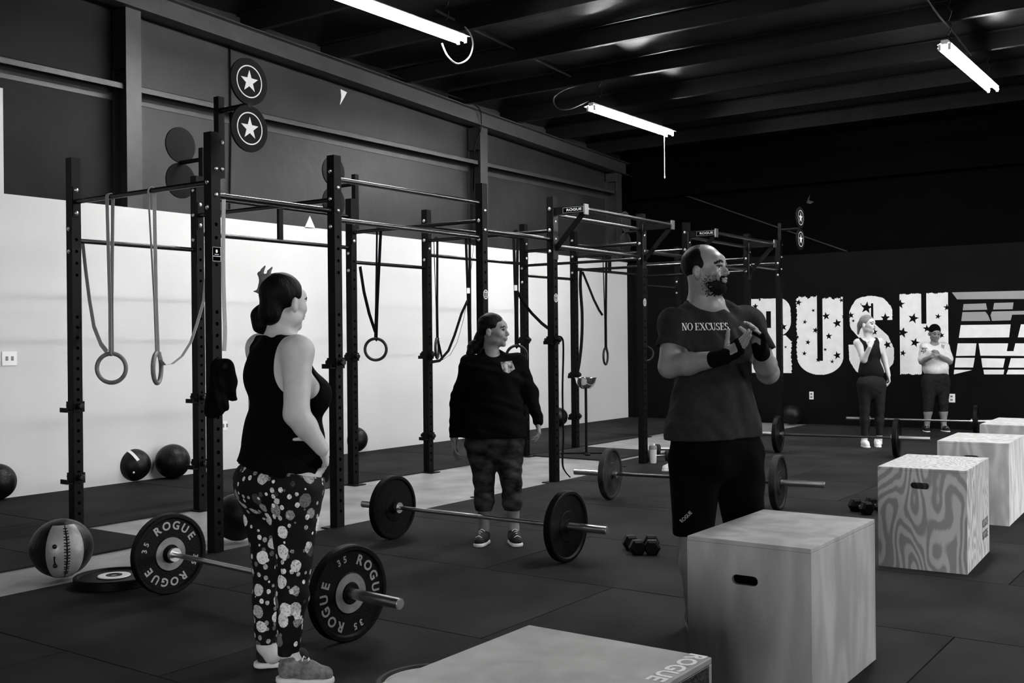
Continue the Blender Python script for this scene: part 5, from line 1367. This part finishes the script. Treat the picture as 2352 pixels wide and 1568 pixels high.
    F.cap(shr, shr + (elr - shr) * .75, .076, .079, .03); F.cap(shl, shl + (ell - shl) * .75, .072, .076, .03)
    F.wobble(.010, [(52, 20, 8), (20, 26, 14), (36, 50, 30)], 10)
    F.ell(J(1628, 690, -.03), (.088, .10, .062), .012, None, 's'); F.plane(J(1640, 1003, 0), (.03, 0, -1))
    # open the sleeve ends
    dd = unit(elr - shr); c = shr + (elr - shr) * .80; F.cap(c + dd * .02, c + dd * .2, .1, .1, .01, None, 1, 's')
    dd = unit(ell - shl); c = shl + (ell - shl) * .80; F.cap(c + dd * .02, c + dd * .2, .1, .1, .01, None, 1, 's')
    tee = P.part(F, 't_shirt', M['tee'])
    mb = MB(); mt = Matrix.Translation(Vector(J(1656, 757, -.3))) @ facing((f[0] * .55, -1, 0)); serif(mb, 'NO EXCUSES.', mt @ Matrix.Rotation(.0, 4, 'Y'), .034)
    me = drape(mb, tee, (-f[0] * .55, 1, 0)); o = link_mesh('shirt_print', me, M['paint_white'], P.o); o['label'] = 'white serif print reading NO EXCUSES.'
    # shorts
    F = Field((-.42, -.4, .3), (.42, .4, 1.1), .0065)
    F.cap(J(1618, 1040, -.03), J(1668, 1040, .04), .160, .160, .05); F.cap(J(1620, 1008, -.03), J(1662, 1008, .04), .160, .160, .03)
    for (h_, k_, a_), x in zip(legs, (-1, 1)):
        F.cap(h_, h_ + (k_ - h_) * 1.0, .133, .098, .03)
    F.wobble(.006, [(36, 20, 8), (14, 26, 24)], 11); F.plane(J(1595, 1219, 0), (.12, 0, -1)); sh = P.part(F, 'shorts', M['shorts'])
    mb = MB(); mt = Matrix.Translation(Vector(J(1592, 1203, -.3))) @ facing((0, -1, 0)) @ Matrix.Rotation(-.85, 4, 'Y'); add_text(mb, 'ROGUE', mt, .020, .022, .03)
    o = link_mesh('shorts_print', drape(mb, sh), M['paint_grey'], P.o)
    # grips and wrist wraps
    F = Field((-.1, -.65, 1.2), (.35, -.1, 1.75), .0045)
    for w_, e_, d_, nn in ((wrr, elr, dr, V3(.1, -.6, .7)), (wrl, ell, dl, V3(-.8, -.45, 0))):
        b = unit(e_ - w_); F.cap(w_ + b * .055, w_ + d_ * .012, .039, .036, .01)
        n_ = unit(nn - d_ * (nn @ d_)); x = np.cross(d_, n_)
        for s_ in (-1, 1): F.cap(w_ + d_ * .01 + x * s_ * .028, w_ + d_ * .075 + x * s_ * .034 - n_ * .004, .015, .012, .008)
        F.cap(w_ + d_ * .06 - x * .03 - n_ * .006, w_ + d_ * .06 + x * .03 - n_ * .006, .014, .014, .008)
        F.cap(w_ + d_ * .088 - x * .032, w_ + d_ * .090 + x * .032, .0165, .0165, .006)
    P.part(F, 'grips', M['fabric_black'], 'black wrist wraps and palm grips')
    make_shoe(P, J(1600, 1440, .0) * [1, 1, 0] + V3(0, .09, 0), J(1590, 1440, 0) * [1, 1, 0] + V3(.02, -.19, 0), M['shoe_dark'], M['shoe_grey'], w_=.05)
    make_shoe(P, J(1712, 1430, .0) * [1, 1, 0] + V3(0, .14, 0), J(1720, 1430, 0) * [1, 1, 0] + V3(.1, -.13, 0), M['shoe_dark'], M['shoe_grey'], w_=.05)
man()

# ---- the two women in front of the lettering
def woman_far():
    P = Person(2003, 1026, 'slim woman in dark tank top and leggings with white shoes, hand at her chin'); J = P.J
    H = Head(J(1993, 745, 0), math.radians(-50), 0, .98)
    F = Field((-.35, -.4, -.02), (.4, .3, 1.75), .008)
    H.build(F, True, J(1994, 776, .0), .047)
    a1, a2 = J(1970, 787, 0), J(2020, 785, .02); F.cap(a1, a2, .048, .048, .04); F.ell(J(1997, 805, 0), (.145, .10, .14), .05); F.ell(J(1998, 845, 0), (.125, .10, .13), .05); F.ell(J(2001, 882, 0), (.165, .12, .12), .05)
    arms = ((a1, J(1984, 826, -.10), J(1998, 797, -.20)), (a2, J(2032, 826, .04), J(2041, 862, -.02)))
    for a, b, c in arms: F.cap(a, b, .046, .038, .03); F.cap(b, c, .038, .026, .03)
    hand(F, arms[0][2], unit(V3(.35, .2, .9)), V3(.3, .9, 0), 1, .95, (.6, .7, .8, .8)); hand(F, arms[1][2], unit(V3(.12, -.1, -1)), V3(-.9, .2, 0), 1, .95, (.4, .5, .5, .5))
    legs = ((J(1986, 888, 0), J(1986, 940, -.01), J(1986, 1005, .0)), (J(2018, 888, 0), J(2020, 940, -.01), J(2020, 1005, .0)))
    for h_, k_, a_ in legs: F.cap(h_, k_, .090, .056, .04); F.cap(k_, k_ + (a_ - k_) * .4, .054, .052, .03); F.cap(k_ + (a_ - k_) * .4, a_, .052, .034, .03); F.cap(a_, a_ * [1, 1, 0] + [0, 0, .05], .032, .036, .02)
    body = P.part(F, 'body', [M['skin'], M['hair'], M['lip'], M['eye'], M['eye_white']]); paint(body, face_tests(H))
    F = Field((-.3, -.25, .8), (.3, .25, 1.5), .008)
    F.cap(J(1978, 784, 0), J(2010, 783, .01), .052, .052, .03); F.ell(J(1998, 806, 0), (.152, .118, .15), .05); F.ell(J(1999, 842, 0), (.138, .115, .14), .05); F.cap(J(1988, 855, 0), J(2012, 855, 0), .09, .10, .04)
    F.wobble(.005, [(40, 20, 12), (20, 40, 30)], 12); F.ell(J(1996, 772, -.03), (.10, .14, .075), .01, None, 's')
    F.ell(J(1968, 800, 0), (.065, .2, .10), .01, None, 's'); F.ell(J(2027, 799, 0), (.065, .2, .10), .01, None, 's'); F.plane(J(2000, 866, 0), (0, 0, -1)); P.part(F, 'tank_top', M['tank_grey'])
    F = Field((-.3, -.25, .1), (.3, .25, 1.1), .008); F.ell(J(2001, 880, 0), (.178, .134, .135), .05); F.ell(J(2002, 893, 0), (.11, .11, .12), .04)
    for h_, k_, a_ in legs: F.cap(h_, k_, .096, .060, .04); F.cap(k_, k_ + (a_ - k_) * .4, .058, .056, .03); F.cap(k_ + (a_ - k_) * .4, a_, .056, .039, .03)
    F.plane(J(2000, 1000, 0), (0, 0, -1)); F.plane(J(2000, 852, 0), (0, 0, 1)); F.wobble(.001, [(30, 20, 60)], 13); F.grow(.0) ; P.part(F, 'leggings', M['legging_grey'])
    F = Field(H.c - .16, H.c + .16, .006); H.e(F, 0, -.020, .038, .081, .098, .091, .01); H.e(F, 0, .085, -.012, .12, .062, .085, .012, 's'); H.e(F, 0, .0, -.11, .2, .2, .06, .01, 's')
    for x in (-1, 1): H.e(F, x * .085, .04, -.045, .05, .055, .06, .012, 's')
    H.e(F, 0, -.115, .0, .028, .035, .05, .02); F.cap(H.p(.01, -.12, -.02), H.p(.02, -.13, -.12), .026, .012, .02); P.part(F, 'hair', M['hair_lite'])
    make_shoe(P, J(1986, 1018, 0) * [1, 1, 0] + V3(0, .06, 0), J(1988, 1026, 0) * [1, 1, 0] + V3(-.02, -.16, 0), M['shoe_white'], M['shoe_white'], .008)
    make_shoe(P, J(2020, 1018, 0) * [1, 1, 0] + V3(0, .08, 0), J(2024, 1026, 0) * [1, 1, 0] + V3(-.08, -.13, 0), M['shoe_white'], M['shoe_white'], .008)
woman_far()
def woman_beanie():
    P = Person(2148, 991, 'woman in black beanie, white printed tee and dark capris looking down at her hands'); J = P.J
    H = Head(J(2147, 765, -.03), math.radians(-92), -.28, .98)
    F = Field((-.4, -.45, -.02), (.4, .3, 1.75), .008)
    H.build(F, True, J(2147, 792, .0), .05)
    a1, a2 = J(2125, 797, 0), J(2170, 797, .0); F.cap(a1, a2, .058, .058, .04); F.ell(J(2148, 815, 0), (.175, .12, .14), .05); F.ell(J(2149, 845, 0), (.17, .135, .13), .05); F.ell(J(2150, 872, 0), (.185, .13, .12), .05)
    arms = ((a1, J(2118, 830, -.03), J(2140, 819, -.24)), (a2, J(2180, 830, -.03), J(2158, 817, -.24)))
    for a, b, c in arms: F.cap(a, b, .052, .044, .03); F.cap(b, c, .044, .028, .03)
    hand(F, arms[0][2], unit(V3(.5, -.1, .7)), V3(.6, .5, 0), -1, .95, (.6, .6, .6, .6)); hand(F, arms[1][2], unit(V3(-.5, -.1, .7)), V3(-.6, .5, 0), 1, .95, (.6, .6, .6, .6))
    legs = ((J(2134, 882, 0), J(2133, 925, -.01), J(2129, 978, .0)), (J(2165, 882, 0), J(2166, 925, -.01), J(2168, 978, .0)))
    for h_, k_, a_ in legs: F.cap(h_, k_, .100, .062, .04); F.cap(k_, k_ + (a_ - k_) * .4, .060, .058, .03); F.cap(k_ + (a_ - k_) * .4, a_, .058, .036, .03); F.cap(a_, a_ * [1, 1, 0] + [0, 0, .05], .034, .038, .02)
    body = P.part(F, 'body', [M['skin_tan'], M['hair'], M['lip'], M['eye'], M['eye_white']]); paint(body, face_tests(H))
    F = Field((-.4, -.3, .75), (.4, .3, 1.5), .008)
    F.cap(J(2146, 800, 0), J(2146, 792, .01), .08, .07, .03); F.cap(a1, a2, .070, .070, .04); F.ell(J(2148, 815, 0), (.19, .135, .15), .05); F.ell(J(2149, 845, 0), (.188, .152, .14), .05)
    for a, b, c in arms: F.cap(a, a + (b - a) * .8, .066, .070, .03)
    F.wobble(.007, [(40, 20, 12), (20, 40, 30)], 14); F.plane(J(2149, 858, 0), (0, 0, -1)); F.ell(J(2147, 787, -.05), (.065, .09, .045), .01, None, 's'); tee = P.part(F, 't_shirt', M['white_tee'])
    mb = MB(); mt = Matrix.Translation(Vector(J(2128, 808, -.3))) @ facing((0, -1, 0)); add_text(mb, 'JE2', mt, .075, .085, .0)
    link_mesh('shirt_print', drape(mb, tee), M['tank_grey'], P.o)
    mb = MB(); mt = Matrix.Translation(Vector(J(2178, 800, -.3))) @ facing((0, -1, 0)) @ Matrix.Rotation(.3, 4, 'Y'); add_text(mb, 'N', mt, .07, .08, -.01); add_text(mb, 'Y', mt, .07, .08, -.01)
    link_mesh('sleeve_emblem', drape(mb, tee), M['tank_grey'], P.o)
    F = Field((-.35, -.25, .1), (.35, .25, 1.1), .008); F.ell(J(2150, 870, 0), (.195, .146, .135), .05); F.ell(J(2150, 888, 0), (.12, .12, .12), .04)
    for h_, k_, a_ in legs: F.cap(h_, k_, .110, .074, .04); F.cap(k_, a_, .072, .062, .03)
    F.plane(J(2150, 945, 0), (0, 0, -1)); F.plane(J(2150, 852, 0), (0, 0, 1)); F.wobble(.0015, [(30, 20, 60)], 15); F.grow(.0) ; P.part(F, 'capris', M['capri'])
    F = Field(H.c - .17, H.c + .17, .006); H.e(F, 0, -.016, .046, .084, .100, .092, .01); F.plane(H.p(0, 0, .022), (-H.R[2]) + H.R[1] * .12, .006); H.e(F, 0, -.05, -.02, .075, .055, .05, .0); P.part(F, 'beanie', M['fabric_black'])
    make_shoe(P, J(2128, 985, 0) * [1, 1, 0] + V3(0, .07, 0), J(2124, 992, 0) * [1, 1, 0] + V3(0, -.13, 0), M['shoe_dark'], M['sole'], .008, sole_h=.02)
    make_shoe(P, J(2168, 985, 0) * [1, 1, 0] + V3(0, .07, 0), J(2172, 992, 0) * [1, 1, 0] + V3(0, -.13, 0), M['shoe_dark'], M['sole'], .008, sole_h=.02)
woman_beanie()
def hidden_person():
    P = Person(1585, 1082, 'person almost wholly hidden behind the man, one pale shoe showing'); J = P.J
    H = Head(J(1632, 752, .1), math.radians(-80), 0, .95)
    F = Field((-.25, -.3, -.02), (.5, .4, 1.65), .01)
    H.build(F, True, J(1632, 785, .1), .05); a1, a2 = J(1602, 802, .1), J(1662, 802, .1); F.cap(a1, a2, .05, .05, .04)
    F.ell(J(1632, 850, .1), (.15, .11, .2), .05); F.ell(J(1630, 920, .1), (.16, .12, .15), .05)
    for a, x in ((a1, -1), (a2, 1)): b = a + V3(.02 * x, 0, -.28); F.cap(a, b, .046, .04, .03); c = b + V3(-.02 * x, -.08, -.22); F.cap(b, c, .038, .026, .03); hand(F, c, V3(0, -.1, -1), V3(-x, 0, 0), x, .95)
    for hx, an in ((J(1612, 940, .1), J(1559, 1066, .0)), (J(1648, 940, .1), J(1640, 1062, .12))):
        k_ = (hx + an) / 2 + V3(-.01, -.03, .02); F.cap(hx, k_, .09, .056, .03); F.cap(k_, an, .054, .034, .03); F.cap(an, an * [1, 1, 0] + [-.01, 0, .05], .034, .036, .02)
    body = P.part(F, 'body', [M['skin_tan'], M['hair'], M['lip'], M['eye'], M['eye_white']]); paint(body, face_tests(H))
    F = Field((-.25, -.3, .1), (.5, .4, 1.5), .01); F.cap(a1, a2, .058, .058, .04); F.ell(J(1632, 850, .1), (.16, .125, .21), .05); F.ell(J(1630, 920, .1), (.17, .13, .16), .05)
    for hx, an in ((J(1612, 940, .1), J(1559, 1066, .0)), (J(1648, 940, .1), J(1640, 1062, .12))):
        k_ = (hx + an) / 2 + V3(-.01, -.03, .02); F.cap(hx, k_, .10, .064, .03); F.cap(k_, an, .062, .044, .03)
    F.plane(J(1580, 1058, 0), (0, 0, -1)); P.part(F, 'black_clothes', M['fabric_black'])
    F = Field(H.c - .16, H.c + .16, .008); H.e(F, 0, -.020, .038, .081, .098, .091, .01); H.e(F, 0, .085, -.012, .12, .062, .085, .012, 's'); P.part(F, 'hair', M['hair'])
    make_shoe(P, J(1558, 1080, 0) * [1, 1, 0] + V3(.04, .02, 0), J(1519, 1089, .0) * [1, 1, 0], M['shoe_white'], M['shoe_white'], .008)
    make_shoe(P, J(1640, 1072, 0) * [1, 1, 0] + V3(.04, .1, 0), J(1625, 1080, 0) * [1, 1, 0] + V3(0, -.05, 0), M['shoe_white'], M['shoe_white'], .008)
hidden_person()
# ---- black jacket hung on the front upright
def jacket():
    D = DF0 - .12; c = at(505, 890, D); o = empty('black_jacket', (c.x, c.y, c.z), YAW, 'black jacket with a hood hanging on the front upright beside the woman in printed leggings', 'jacket')
    def L(u, v, dy=0.0): a, b = ray(u, v); a0, b0 = ray(505, 890); Z = D + dy; return V3(a * Z - a0 * D, dy, (b * Z - b0 * D))
    F = Field((-.16, -.12, -.26), (.16, .14, .25), .005)
    F.cap(L(500, 838, -.02), L(497, 930, -.03), .040, .072, .03, (0, 1, 0), .7); F.cap(L(497, 930, -.03), L(485, 945, -.03), .06, .045, .03, (0, 1, 0), .7)
    F.cap(L(516, 846, -.02), L(522, 880, -.01), .060, .058, .03, (0, 1, 0), .6); F.cap(L(524, 880, -.01), L(533, 915, 0), .050, .020, .02, (0, 1, 0), .6); F.cap(L(533, 915, 0), L(541, 917, 0), .016, .006, .01, (0, 1, 0), .8)
    F.wobble(.008, [(60, 30, 8), (25, 30, 40), (90, 10, 20)], 21)
    ob = link_mesh('cloth', F.mesh('cloth'), M['fabric_black'], o)
    p = L(517, 841, -.075); mb = MB().lathe([(0, 0), (.017, 0), (.018, .003), (0, .004)], 20, mtx=Matrix.Translation(Vector(p)) @ Matrix.Rotation(PI / 2, 4, 'X')); mb.build('round_badge', M['legging_grey'], o)
jacket()
